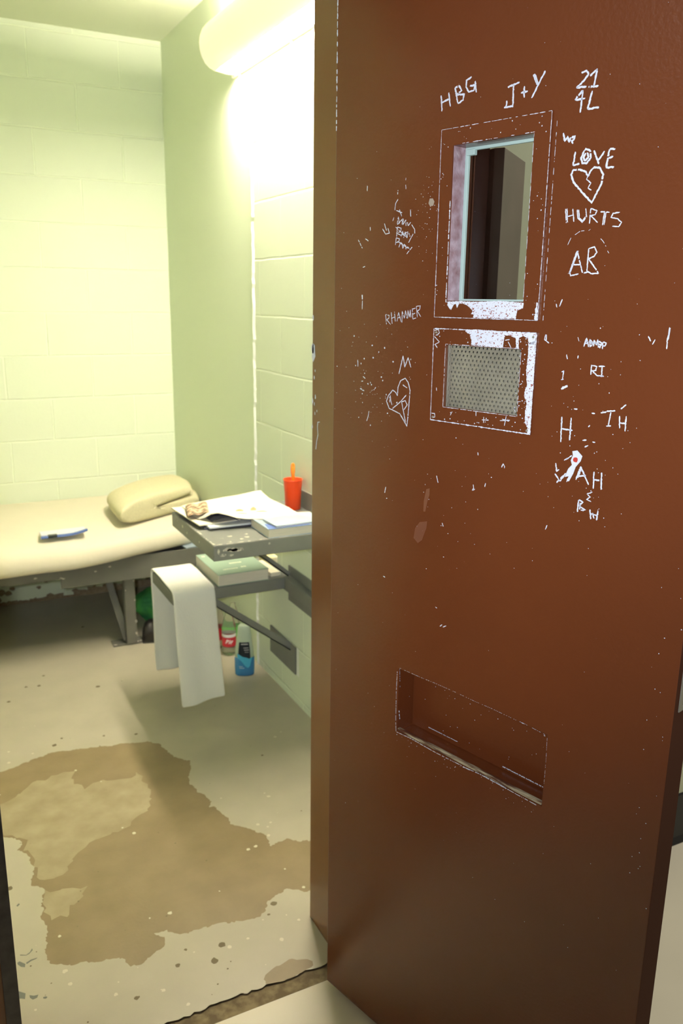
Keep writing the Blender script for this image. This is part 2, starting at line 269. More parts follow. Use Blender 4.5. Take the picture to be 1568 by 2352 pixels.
# scratched marks on the door: (width in 0.1 mm, [(along door, height) in mm])
MARKS = {
 'HBG': ('scratched letters HBG', [(20,[(236.1,1800.2),(238.8,1777.7)]),(20,[(250.8,1801.9),(254.8,1782.5)]),(20,[(238.1,1790.3),(252.1,1793.2)]),(20,[(262.5,1807.0),(269.4,1784.4)]),(20,[(262.5,1807.0),(270.7,1807.7),(275.3,1801.1),(266.7,1796.6)]),(20,[(266.7,1796.6),(280.5,1795.1),(278.8,1787.9),(269.5,1783.8)]),(20,[(293.2,1816.3),(284.0,1813.3),(283.7,1804.7),(289.1,1797.1),(298.4,1797.6),(299.8,1805.0),(290.8,1804.5)]),(20,[(300.3,1809.7),(303.2,1794.3)])]),
 'JY': ('scratched letters J+Y', [(20,[(359.2,1792.5),(379.1,1795.6)]),(20,[(368.9,1794.6),(369.9,1766.1)]),(20,[(370.7,1766.0),(354.9,1766.9)]),(20,[(358.6,1775.2),(358.7,1766.8)]),(20,[(382.2,1781.5),(393.7,1782.0)]),(20,[(387.6,1789.3),(388.3,1774.5)]),(20,[(401.3,1801.6),(409.0,1787.7)]),(20,[(403.1,1802.2),(410.1,1788.5)]),(20,[(420.4,1803.2),(400.9,1772.1)])]),
 '21': ('scratched figures 21 and 4L', [(20,[(477.0,1791.3),(484.3,1792.5),(487.9,1788.1),(482.2,1781.3),(471.0,1774.1)]),(20,[(471.0,1774.1),(486.1,1773.5)]),(20,[(490.3,1785.1),(500.1,1792.0)]),(20,[(500.1,1792.0),(496.9,1771.2)]),(20,[(489.0,1772.1),(503.8,1771.4)]),(20,[(481.2,1769.7),(470.5,1759.7)]),(20,[(470.5,1759.7),(485.4,1759.2)]),(20,[(481.2,1769.7),(479.9,1742.9)]),(20,[(495.3,1766.7),(490.4,1745.5)]),(20,[(490.4,1745.5),(507.2,1745.7)])]),
 'LOVE': ('scratched words LOVE HURTS around a broken heart', [(20,[(456.2,1720.8),(459.3,1710.5),(463.4,1715.4),(466.2,1708.8),(467.9,1714.0)]),(20,[(469.1,1713.5),(474.5,1714.6),(473.3,1710.7),(469.9,1709.8),(472.4,1705.9)]),(20,[(477.0,1695.0),(475.1,1678.1)]),(20,[(475.1,1678.1),(484.8,1679.5)]),(20,[(490.5,1695.3),(486.5,1686.8),(488.8,1679.4),(495.3,1679.2),(501.2,1685.3),(499.2,1694.4),(492.5,1696.9),(490.5,1695.3)]),(20,[(493.0,1691.9),(489.8,1686.5),(492.8,1682.3),(497.8,1686.6),(495.1,1692.2)]),(20,[(505.2,1693.7),(513.8,1676.1)]),(20,[(520.6,1691.2),(512.3,1680.6)]),(20,[(527.7,1692.7),(524.8,1670.6)]),(20,[(527.7,1693.0),(535.8,1692.1)]),(20,[(526.8,1681.8),(533.8,1683.3)]),(20,[(524.8,1670.6),(536.2,1670.4)]),(20,[(499.1,1662.3),(495.3,1668.4),(486.2,1672.1),(476.2,1672.5),(473.0,1666.5),(477.7,1656.9),(491.1,1644.0),(507.8,1628.8),(514.1,1640.4),(520.0,1651.6),(521.5,1662.1),(515.9,1671.5),(507.7,1673.1),(501.8,1668.3),(499.1,1662.3)]),(12,[(499.1,1662.3),(497.3,1658.9),(504.3,1653.8),(500.5,1647.8),(505.8,1644.7)]),(12,[(468.5,1623.5),(471.3,1605.2)]),(12,[(470.7,1623.9),(473.3,1605.5)]),(12,[(479.8,1622.8),(483.3,1604.6)]),(12,[(469.9,1612.8),(481.0,1614.8)]),(12,[(486.6,1621.4),(488.8,1610.2),(496.0,1604.7),(501.9,1611.0),(499.8,1622.1)]),(12,[(488.9,1621.3),(491.0,1610.5),(496.5,1606.5),(500.3,1611.8)]),(12,[(507.4,1621.9),(507.1,1602.4)]),(12,[(507.4,1621.6),(517.0,1618.1),(514.7,1613.3),(507.2,1612.5)]),(12,[(508.3,1612.4),(519.4,1603.1)]),(12,[(522.3,1616.5),(535.7,1615.1)]),(12,[(528.3,1615.6),(526.8,1599.6)]),(12,[(530.4,1615.4),(528.9,1599.8)]),(12,[(550.3,1614.2),(541.1,1613.5),(538.1,1608.3),(548.0,1606.5),(554.1,1601.6),(550.7,1596.4),(541.3,1597.4)])]),
 'AB': ('scratched letters AR, underlined', [(14,[(482.0,1538.9),(491.7,1568.1)]),(14,[(483.1,1538.9),(493.5,1568.1)]),(14,[(491.7,1568.1),(502.7,1539.1)]),(14,[(485.5,1549.9),(499.0,1550.1)]),(14,[(481.8,1540.8),(484.6,1535.5),(496.8,1537.8)]),(14,[(509.2,1570.4),(509.3,1539.5)]),(14,[(509.2,1570.4),(517.7,1572.3),(522.1,1565.4),(517.8,1559.9),(509.4,1557.0)]),(14,[(510.5,1557.0),(526.9,1538.7)]),(14,[(504.5,1538.7),(511.0,1540.5),(516.8,1537.6),(527.6,1538.4)]),(6,[(476.2,1576.2),(480.6,1585.5)]),(6,[(486.3,1589.0),(493.7,1593.3),(500.3,1593.9)]),(6,[(506.9,1593.6),(509.4,1595.3)]),(6,[(524.7,1583.7),(529.9,1578.9),(534.8,1572.3)]),(6,[(537.5,1566.7),(539.9,1563.6)])]),
 'ADKOP': ('scratched-over block letters', [(14,[(514.1,1441.1),(517.5,1452.3),(521.7,1441.0)]),(14,[(515.6,1445.0),(520.2,1445.6)]),(14,[(522.7,1451.4),(523.7,1441.1),(527.9,1445.6),(522.7,1451.4)]),(14,[(525.5,1448.8),(526.7,1442.1)]),(14,[(529.3,1441.8),(529.2,1450.5),(533.1,1444.2),(534.9,1451.4),(536.5,1440.8)]),(14,[(536.9,1449.3),(540.4,1447.2),(539.1,1440.5),(535.1,1444.8),(536.9,1449.3)]),(14,[(542.8,1448.5),(543.0,1439.1)]),(14,[(542.8,1448.5),(547.9,1447.6),(546.3,1443.1),(542.8,1443.4)]),(14,[(515.2,1448.8),(543.7,1444.1)]),(8,[(503.8,1453.5),(506.2,1447.9)])]),
 'RI': ('scratched letters RI', [(14,[(528.6,1417.0),(528.7,1403.4)]),(14,[(528.7,1416.3),(537.0,1415.3),(535.7,1410.0),(529.0,1408.4)]),(14,[(531.5,1408.6),(538.2,1402.9),(547.8,1403.4)]),(14,[(539.7,1415.9),(549.1,1416.1)]),(14,[(545.1,1415.8),(545.3,1403.2)]),(14,[(539.8,1402.8),(548.9,1402.8)])]),
 'ticks': ('short scratched strokes', [(12,[(464.9,1497.8),(466.5,1492.9)]),(12,[(474.4,1504.1),(470.7,1494.1)]),(12,[(451.3,1454.9),(450.0,1447.8),(458.0,1443.0)]),(12,[(452.7,1454.9),(453.0,1445.6)]),(12,[(482.1,1404.0),(486.0,1406.1)]),(12,[(485.5,1406.1),(484.5,1393.1)]),(12,[(482.3,1392.9),(486.3,1394.2)]),(12,[(607.0,1458.8),(611.1,1452.6)]),(12,[(613.9,1448.5),(617.0,1455.0)]),(12,[(634.5,1470.9),(634.4,1461.9),(633.2,1456.7),(633.6,1443.8)]),(12,[(635.4,1470.3),(634.5,1455.7)]),(12,[(488.0,1428.7),(489.9,1422.4)]),(12,[(506.7,1428.6),(506.3,1424.0)]),(26,[(483.8,1379.9),(493.3,1386.1)])]),
 'IH': ('scratched letters I H with dots above', [(15,[(557.7,1356.2),(570.5,1358.0)]),(15,[(564.4,1356.9),(562.2,1336.6)]),(15,[(559.3,1335.8),(566.4,1337.1)]),(15,[(577.6,1352.0),(579.3,1335.2)]),(15,[(587.3,1352.6),(587.6,1331.9)]),(15,[(578.6,1342.6),(587.7,1342.5)]),(15,[(535.1,1351.1),(540.3,1350.9)]),(15,[(549.1,1353.0),(557.8,1355.1)]),(15,[(578.3,1361.3),(585.5,1367.7)]),(15,[(507.1,1354.2),(512.4,1354.3)]),(15,[(524.5,1311.5),(531.0,1312.9)]),(15,[(528.8,1302.6),(534.3,1305.7)]),(15,[(540.4,1311.3),(544.8,1311.2)]),(15,[(531.8,1331.3),(534.2,1334.0)])]),
 'H': ('tall scratched letter H', [(17,[(488.4,1341.1),(489.8,1304.6)]),(17,[(503.7,1341.1),(504.0,1308.9)]),(17,[(490.0,1323.9),(507.3,1323.6)])]),
 'PAH': ('scratched letters PAH with small letters below', [(17,[(519.3,1253.7),(525.5,1273.9),(540.3,1250.0)]),(17,[(522.2,1257.1),(526.5,1271.1)]),(17,[(522.8,1259.6),(534.6,1262.8)]),(17,[(547.0,1270.3),(548.1,1245.8)]),(17,[(558.7,1270.7),(560.4,1246.3)]),(17,[(547.4,1258.4),(559.8,1259.3)]),(17,[(484.3,1272.7),(486.7,1261.2),(490.7,1264.3)]),(17,[(484.3,1257.1),(493.6,1247.4),(502.1,1260.7)]),(17,[(488.2,1244.5),(498.3,1256.9)]),(17,[(526.6,1225.6),(526.4,1207.5)]),(17,[(527.4,1225.8),(533.6,1223.2),(528.2,1216.6)]),(17,[(529.6,1221.8),(529.5,1211.9)]),(17,[(528.2,1216.6),(538.6,1213.1),(531.5,1211.0)]),(17,[(545.9,1215.1),(548.5,1201.4)]),(17,[(558.5,1215.8),(557.8,1201.6)]),(17,[(547.8,1209.3),(558.4,1208.3)]),(17,[(550.2,1211.0),(553.7,1203.2)]),(12,[(547.3,1240.8),(539.0,1236.2),(544.6,1233.1),(539.2,1228.4),(546.6,1226.6)]),(12,[(500.4,1280.0),(509.8,1287.9)]),(12,[(497.7,1278.9),(504.2,1283.5)]),(12,[(504.7,1248.1),(512.3,1270.1)])]),
 'R': ('cluster of scratched-over words', [(10,[(152.4,1615.7),(151.2,1600.6)]),(10,[(152.4,1615.7),(161.0,1613.4),(159.9,1608.0),(152.2,1607.2)]),(10,[(161.1,1600.2),(164.7,1608.7),(167.5,1598.1)]),(10,[(169.0,1600.2),(170.0,1607.5),(174.9,1597.8),(175.8,1606.3)]),(10,[(178.0,1605.3),(181.4,1599.7)]),(10,[(187.7,1603.4),(178.1,1590.3)]),(10,[(150.4,1599.1),(149.0,1587.7)]),(10,[(150.4,1599.1),(157.7,1597.0),(156.6,1592.4),(150.2,1591.3)]),(10,[(157.0,1583.7),(160.6,1591.3),(164.2,1589.3),(165.9,1581.5)]),(10,[(165.9,1581.5),(168.7,1588.2),(172.8,1585.3),(173.1,1578.5)]),(10,[(174.4,1585.3),(180.4,1581.0)]),(10,[(186.5,1583.4),(175.0,1572.9)]),(10,[(163.9,1627.9),(152.3,1619.4)]),(10,[(151.7,1620.3),(153.9,1631.2),(156.7,1620.6)]),(10,[(165.2,1627.8),(164.8,1618.7),(171.0,1625.7),(171.5,1616.2)]),(10,[(173.7,1623.7),(176.2,1616.3),(181.7,1621.5)]),(10,[(162.6,1627.1),(162.9,1618.8)]),(10,[(183.9,1617.7),(190.7,1610.2),(191.5,1603.8)]),(10,[(152.0,1658.7),(146.9,1652.6),(145.4,1642.1)]),(10,[(118.4,1614.5),(125.7,1605.8),(134.4,1606.9),(130.8,1614.9)]),(10,[(122.3,1622.8),(127.7,1611.3)]),(10,[(180.2,1641.0),(181.3,1630.2)]),(10,[(151.4,1672.6),(150.9,1666.0)]),(10,[(148.7,1641.6),(162.1,1637.1)]),(10,[(155.2,1643.9),(161.1,1631.7)]),(8,[(168.2,1689.7),(167.8,1686.2)]),(8,[(168.1,1680.8),(169.0,1672.7)]),(8,[(141.3,1625.5),(143.8,1630.9)]),(8,[(148.4,1615.9),(174.4,1598.1)]),(8,[(153.3,1593.4),(177.7,1581.5)]),(8,[(150.1,1606.6),(161.0,1602.4),(176.6,1607.2)])]),
 'RHAMMER': ('thin scratched word RHAMMER', [(9,[(130.5,1475.8),(133.3,1459.4)]),(9,[(131.0,1475.8),(138.9,1474.6),(138.3,1469.7),(133.0,1467.2)]),(9,[(133.6,1467.3),(142.8,1459.7)]),(9,[(143.7,1479.6),(146.4,1460.8)]),(9,[(151.1,1480.7),(153.7,1464.9)]),(9,[(144.7,1469.9),(152.8,1472.4)]),(9,[(157.5,1465.0),(160.8,1479.9),(167.4,1464.3)]),(9,[(158.9,1470.8),(165.2,1471.9)]),(9,[(169.1,1463.4),(168.8,1482.0),(174.2,1470.6),(176.3,1483.1),(180.1,1470.4)]),(9,[(181.7,1470.4),(181.6,1483.8),(185.8,1472.8),(186.9,1484.6),(189.0,1472.5)]),(9,[(191.3,1486.6),(193.4,1469.8)]),(9,[(191.3,1485.8),(198.4,1487.3)]),(9,[(192.5,1477.7),(198.2,1479.2)]),(9,[(193.4,1469.8),(200.4,1471.7)]),(9,[(200.3,1490.1),(203.2,1472.9)]),(9,[(199.8,1490.1),(209.1,1491.4),(207.6,1485.6),(202.0,1482.3)]),(9,[(202.8,1482.7),(210.7,1474.0)])]),
 'Mheart': ('scratched letter M above a narrow heart', [(12,[(165.8,1378.3),(174.1,1408.9),(178.7,1390.7),(185.6,1406.8),(192.8,1391.1)]),(12,[(163.8,1341.1),(159.3,1346.7),(152.2,1350.1),(141.8,1339.1),(138.2,1329.5),(144.9,1317.9),(170.6,1311.3),(188.1,1291.6),(190.2,1316.5),(192.7,1352.6),(187.5,1366.1),(180.4,1372.3),(170.4,1367.7),(164.5,1356.2),(163.8,1341.1)]),(12,[(174.0,1361.4),(185.7,1356.4)]),(12,[(152.9,1318.3),(169.8,1330.5),(184.1,1344.3)]),(12,[(173.9,1331.9),(184.5,1298.1)]),(12,[(173.9,1331.9),(182.0,1334.7),(187.0,1328.2),(180.0,1319.0)]),(12,[(146.9,1340.5),(148.0,1332.5),(151.5,1324.3)]),(12,[(144.7,1338.3),(146.2,1328.2)]),(12,[(173.5,1308.6),(185.1,1295.7)])]),
 'nicks': ('small nicks and strokes in the paint', [(10,[(80.2,1685.0),(79.9,1676.6)]),(10,[(88.8,1618.8),(89.5,1612.7)]),(10,[(72.8,1553.7),(78.6,1555.1)]),(10,[(71.7,1507.8),(72.8,1499.8)]),(10,[(73.2,1507.8),(73.4,1500.2)]),(10,[(95.4,1308.1),(93.6,1297.8),(90.0,1289.5)]),(10,[(111.3,1351.4),(106.2,1345.8)]),(10,[(64.2,1396.0),(65.1,1384.2)]),(10,[(78.6,1367.9),(84.7,1364.2)]),(10,[(71.6,1345.9),(76.8,1344.7)]),(10,[(76.3,1343.6),(83.9,1342.2)]),(10,[(74.3,1358.8),(78.8,1359.5)]),(10,[(60.3,1599.3),(71.0,1585.0)]),(10,[(77.8,1600.2),(86.6,1596.0)]),(10,[(73.4,1498.2),(73.0,1483.2)]),(12,[(142.0,1178.0),(139.5,1166.6)]),(12,[(143.9,1157.2),(147.6,1159.0)]),(12,[(258.6,1217.4),(262.5,1205.8)]),(12,[(275.1,1139.3),(278.1,1133.4)]),(12,[(335.9,1215.3),(337.2,1209.4),(334.4,1205.7)]),(12,[(335.9,1205.9),(339.7,1208.6)]),(12,[(389.1,1251.7),(391.5,1257.9),(394.7,1253.7),(394.3,1251.3)]),(12,[(341.6,1268.4),(342.6,1263.7)]),(12,[(475.3,1170.3),(477.8,1177.8)]),(12,[(278.4,1080.9),(282.7,1081.2)]),(12,[(268.4,987.8),(272.2,986.7)]),(12,[(280.4,955.5),(285.3,959.8)]),(12,[(287.2,956.2),(294.3,960.9)]),(12,[(141.7,1010.9),(146.4,1009.8)]),(12,[(359.0,1215.6),(360.3,1221.9)])]),
}
POLYS = {'P':[[(510.0,1294.0),(517.9,1296.3),(526.7,1289.2),(524.7,1281.7),(517.5,1272.2),(514.4,1261.9),(508.7,1250.0),(505.4,1249.4),(507.2,1257.1),(500.7,1254.8),(505.6,1267.9),(511.1,1274.3),(508.6,1280.5),(511.4,1288.2)]],'win':[[(268.4,1498.4),(290.9,1499.4),(323.6,1498.7),(370.3,1500.7),(412.1,1498.3),(411.9,1490.1),(406.4,1488.8),(401.3,1486.4),(399.9,1475.4),(320.4,1474.9),(321.7,1479.4),(316.8,1480.3),(319.7,1484.8),(315.3,1488.5),(307.7,1494.1),(295.1,1496.4),(291.2,1494.9),(288.2,1488.8),(285.1,1495.5),(281.8,1494.2),(276.6,1486.5),(273.1,1487.7),(268.7,1493.5)]],'spk':[[(306.8,1456.7),(317.2,1456.5),(325.8,1457.9),(348.8,1457.6),(379.6,1455.9),(436.5,1456.9),(436.3,1444.2),(434.1,1439.8),(426.2,1440.5),(423.0,1447.9),(414.8,1451.8),(407.9,1447.8),(408.4,1433.4),(403.7,1432.7),(401.9,1447.5),(396.4,1449.5),(389.5,1451.4),(382.7,1451.1),(381.1,1445.0),(380.0,1432.6),(364.7,1432.6),(341.9,1433.8),(319.4,1434.4),(319.6,1441.2),(316.3,1447.9),(318.3,1450.3),(311.6,1451.1),(307.7,1453.9)],[(424.8,1441.5),(436.2,1445.2),(438.0,1407.8),(438.2,1375.3),(438.3,1342.2),(439.1,1308.9),(433.1,1309.2),(433.6,1319.4),(427.8,1325.5),(427.1,1341.1),(428.7,1354.6),(423.2,1365.1),(424.5,1374.1),(427.2,1380.9),(424.1,1402.5),(425.7,1423.3)]],'smudge':[[(220.5,1654.6),(226.9,1654.5),(230.6,1649.6),(228.4,1643.6),(221.8,1643.1),(218.4,1647.8)]],'smear':[[(237.3,1190.6),(244.6,1193.2),(244.5,1181.5),(240.2,1167.6),(236.9,1151.2),(232.5,1150.4),(232.6,1168.8)],[(224.9,1130.2),(241.9,1135.1),(240.8,1122.9),(231.7,1099.5),(222.6,1092.1),(212.4,1099.3),(215.1,1117.4)]]}
MARKS_SPK = [(12,[(244.5,1443.9),(255.3,1435.8),(245.2,1430.9)]),(12,[(246.8,1431.0),(251.5,1426.4)]),(12,[(244.0,1453.3),(251.8,1455.4),(254.5,1450.2),(250.7,1446.5),(246.8,1446.1)]),(12,[(244.7,1320.5),(251.3,1320.6),(252.4,1315.2),(246.8,1313.3)]),(12,[(253.0,1363.0),(253.7,1357.9)]),(12,[(336.0,1333.8),(336.5,1325.6)]),(12,[(348.3,1321.0),(361.4,1321.9)]),(12,[(351.6,1326.1),(351.8,1316.7)]),(12,[(382.6,1323.7),(402.6,1326.5)]),(12,[(393.9,1331.8),(391.5,1316.7)]),(12,[(386.6,1326.5),(399.3,1324.5)]),(12,[(284.7,1321.1),(288.2,1327.6)]),(12,[(418.1,1386.8),(419.6,1384.7)]),(12,[(415.2,1381.0),(418.4,1382.9)]),(12,[(383.2,1444.0),(391.3,1445.4)]),(12,[(388.8,1442.0),(394.9,1433.6)])]
SLOT = [(10,[(184.1,836.8),(183.4,799.7),(184.2,735.0),(185.9,715.5)]),(8,[(189.9,846.2),(192.4,808.0)]),(22,[(191.9,760.7),(194.2,744.1)]),(14,[(187.5,714.9),(224.7,716.7),(284.3,714.2),(324.0,714.9),(356.8,715.5),(383.3,717.1),(419.4,716.7),(464.0,715.3),(500.8,714.4)]),(22,[(346.0,714.2),(362.2,715.6)]),(26,[(391.1,717.3),(419.4,716.7),(439.5,715.9)]),(7,[(188.3,845.6),(242.5,845.7),(271.4,846.7),(316.0,847.0),(364.1,845.9),(397.3,846.5),(446.5,845.2),(463.1,845.5),(504.7,842.4)]),(6,[(507.5,841.5),(508.8,795.0),(508.6,758.0)]),(18,[(499.2,840.6),(503.7,840.3)]),(14,[(458.4,845.1),(463.1,844.8)])]
PATCH = [(43,2654),(120,2641),(160,2643),(209,2663),(221,2677),(260,2681),(310,2691),(364,2675),(399,2668),(468,2649),(505,2648),(567,2628),(596,2622),(634,2578),(638,2525),(662,2476),(695,2437),(679,2386),(653,2329),(661,2270),(681,2190),(664,2154),(684,2157),(693,2122),(703,2093),(702,2052),(735,2013),(761,1978),(771,1934),(767,1909),(789,1914),(823,1915),(847,1892),(878,1871),(1013,1784),(943,1667),(795,1692),(761,1699),(740,1723),(712,1714),(671,1703),(655,1671),(635,1656),(582,1669),(531,1682),(502,1680),(476,1684),(459,1683),(436,1696),(415,1718),(390,1714),(406,1695),(390,1664),(360,1649),(337,1638),(308,1642),(295,1673),(268,1687),(252,1683),(220,1695),(188,1704),(161,1715),(146,1728),(144,1762),(150,1828),(154,1866),(147,1894),(156,1941),(169,1997),(144,2032),(144,2056),(157,2078),(153,2150),(129,2192),(143,2233),(119,2256),(86,2277),(20,2298)]
LIGHT = [[(65,2437),(141,2463),(205,2524),(287,2539),(335,2545),(316,2470),(354,2425),(392,2447),(491,2427),(522,2441),(528,2328),(514,2245),(446,2182),(364,2148),(323,2157),(289,2135),(268,2114),(242,2066),(209,2029),(180,2042),(161,2042),(161,2076),(158,2147),(138,2193),(150,2235),(121,2271),(55,2314)],[(173,1990),(217,1978),(266,1959),(255,1928),(216,1903),(216,1873),(170,1875),(156,1906),(161,1947)]]
BARE2 = [(568,1454),(576,1478),(603,1494),(630,1494),(643,1499),(677,1486),(692,1472),(689,1459),(661,1451),(605,1447)]
GREY = [[(77,1767),(82,1769),(93,1755),(91,1745),(83,1750),(77,1761)],[(59,1684),(64,1685),(83,1666),(80,1650),(73,1655),(64,1658),(64,1671)],[(90,1657),(99,1651),(108,1650),(104,1642),(95,1641),(90,1649)],[(116,1638),(122,1638),(125,1634),(121,1631),(116,1634)],[(86,1790),(98,1783),(107,1788),(113,1798),(114,1792),(105,1783),(98,1781),(85,1787)],[(96,1965),(103,1972),(105,1967),(99,1961)],[(95,1758),(106,1763),(121,1763),(118,1760),(106,1758),(96,1753)]]
DOTS = [(158,2756),(229,2711),(151,2684),(341,2542),(434,2131),(178,1810),(171,1693),(176,1650),(97,1610),(261,1575),(397,1479),(583,1604),(534,1597),(655,1565),(719,1607),(359,1540),(703,1919),(727,1923),(1009,2460),(1040,2484),(846,2155),(851,2133),(791,1992),(778,1953),(769,2014),(807,2007),(763,1798),(778,1710),(715,2188),(438,1771),(409,2171)]
DDOTS = [(80,2175),(82,2053),(88,2041),(488,1572),(438,1635),(300,1546),(685,1687),(658,1657),(520,1612),(407,1596),(469,2727),(573,2690),(333,2772),(302,2734),(115,1543),(922,2366),(271,3240),(319,3231),(526,3124),(197,3138),(348,3317),(585,3780)]

# ------------------------------------------------------------------ cell shell
XL, XR, YB, ZC = -0.75, 1.179, 4.218, 2.65      # cell: left, right, back, ceiling
YT, YI, YC = 1.451, 1.605, 1.417                # threshold edge, inner face of the front wall, corridor face
JR, JL = 0.748, 0.057                           # door opening
T = 0.12

def blob(cx, cy, r, n=9, ax=1.0):
    p = rnd.random()*6; return [(cx+ax*r*(0.7+0.5*rnd.random())*math.cos(p+2*math.pi*i/n), cy+r*(0.7+0.5*rnd.random())*math.sin(p+2*math.pi*i/n)) for i in range(n)]
def roughen(pts, amp, step, closed=True):
    out = []; n = len(pts)
    for i in range(n if closed else n-1):
        a = Vector(pts[i]); b = Vector(pts[(i+1) % n]); L = (b-a).length; k = max(1, int(L/step))
        for t in range(k):
            q = a.lerp(b, t/k)
            out.append((q.x+rnd.uniform(-amp, amp), q.y+rnd.uniform(-amp, amp)))
    return out
def inside(p, pg):
    x, y = p; c = False; n = len(pg)
    for i in range(n):
        x1, y1 = pg[i]; x2, y2 = pg[(i+1) % n]
        if (y1 > y) != (y2 > y) and x < (x2-x1)*(y-y1)/(y2-y1)+x1: c = not c
    return c

# cell floor: painted concrete with the worn-through patch as its own faces
mm = lambda L: [(x/1000, y/1000) for x, y in L]
regions = [(1, roughen(roughen(mm(PATCH), 0.005, 0.016), 0.0028, 0.005))]
regions += [(2, roughen(mm(p), 0.008, 0.015)) for p in LIGHT]
regions += [(1, roughen(mm(BARE2), 0.003, 0.008))]
regions += [(3, mm(p)) for p in GREY]
regions += [(4, blob(x/1000, y/1000, rnd.uniform(0.003, 0.0062))) for x, y in DOTS]
regions += [(5, blob(x/1000, y/1000, rnd.uniform(0.004, 0.010))) for x, y in DDOTS]
for _ in range(80):
    x, y = rnd.uniform(0.05, 1.05), 1.47+rnd.random()**1.6*1.9
    regions.append((rnd.choice((4, 5, 5)), blob(x, y, rnd.uniform(0.001, 0.003), 5)))
edge = [(XL, YT), (JL, YT)] + [(x, YT+rnd.uniform(-0.004, 0.006)) for x in [JL+0.01+i*0.012 for i in range(57)]] + [(JR, YT), (XR, YT), (XR, YB), (XL, YB)]
pts = []; polysi = []
for pg in [edge]+[r[1] for r in regions]:
    pg = [(min(max(x, XL+0.001), XR-0.001), y) if pg is not edge else (x, y) for x, y in pg]
    s = len(pts); pts += [Vector(p) for p in pg]; polysi.append(list(range(s, len(pts))))
vv, ee, ff, ov, oe, of = delaunay_2d_cdt(pts, [], polysi, 1, 1e-5)
bm = bmesh.new(); bv = [bm.verts.new((p.x, p.y, 0)) for p in vv]
for f in ff:
    c = sum((vv[i] for i in f), Vector((0, 0)))/len(f); mi = 0
    for k, pg in regions:
        if inside(c, pg): mi = k
    if len(set(f)) > 2:
        try: fc = bm.faces.new([bv[i] for i in f]); fc.material_index = mi
        except ValueError: pass
for e in edge and [1]:
    for a, b in zip(edge[:-1], edge[1:]): pass
for f in bm.faces:
    f.normal_update()
    if f.normal.z < 0: f.normal_flip()
KEEP.append(1)
struct(obj('floor', bm, ['floor_paint', 'floor_bare', 'floor_light', 'floor_grey', 'floor_white', 'floor_dark']), 'grey painted cell floor with a large worn brown patch')
bm = bmesh.new(); box(bm, (XL, 1.405, -0.1), (XR, 1.458, -0.004)); box(bm, (XL, 1.457, -0.1), (XR, YB, -0.003))
struct(obj('trim_1', bm, 'grime'), 'grimy worn concrete strip at the door sill')
bm = bmesh.new(); box(bm, (-2.2, -1.6, -0.1), (3.6, 1.405, 0))
struct(obj('floor.001', bm, 'corridor_floor'), 'smooth cream corridor floor outside the cell door')

# walls
bm = bmesh.new()
YS = 3.062
box(bm, (XR, YI, -0.05), (XR+T, YS, ZC), 0); box(bm, (XR, YS, -0.05), (XR+T, YB+T, ZC), 1)
z = 0.0
prev = None
vz = []
while z < ZC-0.3:
    w = rnd.uniform(0.014, 0.026); a = YS-0.008+rnd.uniform(-0.004, 0.004)
    vz.append((z, a-w*0.5, a+w*0.5, rnd.random() < 0.975)); z += rnd.uniform(0.010, 0.028)
for (z0, a0, b0, on), (z1, a1, b1, _) in zip(vz[:-1], vz[1:]):
    if on:
        m0, m1 = a0+(b0-a0)*0.6, a1+(b1-a1)*0.6; h0, h1 = XR-0.006-rnd.uniform(0, 0.001), XR-0.006-rnd.uniform(0, 0.001)
        poly(bm, [(XR-0.0005, a0, z0), (h0, m0, z0), (h1, m1, z1), (XR-0.0005, a1, z1)], 2)
        poly(bm, [(h0, m0, z0), (XR-0.0005, b0, z0), (XR-0.0005, b1, z1), (h1, m1, z1)], 2)
poly(bm, [(XR-0.0012, 2.632, 0.118), (XR-0.0012, 2.655, 0.121), (XR-0.0012, 2.655, 0.232), (XR-0.0012, 2.636, 0.232)], 2)
struct(obj('wall_right', bm, ['block_right', 'plaster', 'caulk']), 'pale green cell side wall, painted block with a smooth section beyond a chipped white seam')
bm = bmesh.new(); box(bm, (XL-T, YB, -0.05), (XR, YB+T, ZC), 0)
for x, zz, r in [(0.28, 0.07, 0.016), (0.33, 0.085, 0.012), (0.31, 0.065, 0.014), (0.455, 0.075, 0.010), (0.49, 0.10, 0.007), (0.60, 0.085, 0.014), (0.25, 0.03, 0.02), (0.63, 0.03, 0.014)]:
    poly(bm, [(a, YB-0.0008, c) for a, c in blob(x, zz, r, 9, 1.3)], 1)
x = XL+0.01
while x < XR-0.03:
    w = rnd.uniform(0.02, 0.05); h0 = 0.012+0.03*abs(noise.noise(Vector((x*7, 0, 0))))+rnd.uniform(0, 0.012)
    if x > 0.66: h0 += 0.02
    poly(bm, [(x, YB-0.001, 0.0), (min(x+w, XR), YB-0.001, 0.0), (min(x+w, XR), YB-0.001, h0+rnd.uniform(-0.006, 0.006)), (x+w/2, YB-0.001, h0+rnd.uniform(-0.004, 0.01)), (x, YB-0.001, h0)], 1)
    x += w
struct(obj('wall_back', bm, ['block_back', 'chip_brown']), 'pale green painted block wall behind the bunk')
bm = bmesh.new(); box(bm, (XL-T, YC, -0.05), (XL, YB+T, ZC))
struct(obj('wall_left', bm, 'plaster'))
bm = bmesh.new(); box(bm, (XL-T, YI-0.183, ZC), (XR+T, YB+T, ZC+0.1))
struct(obj('ceiling', bm, 'ceiling'))
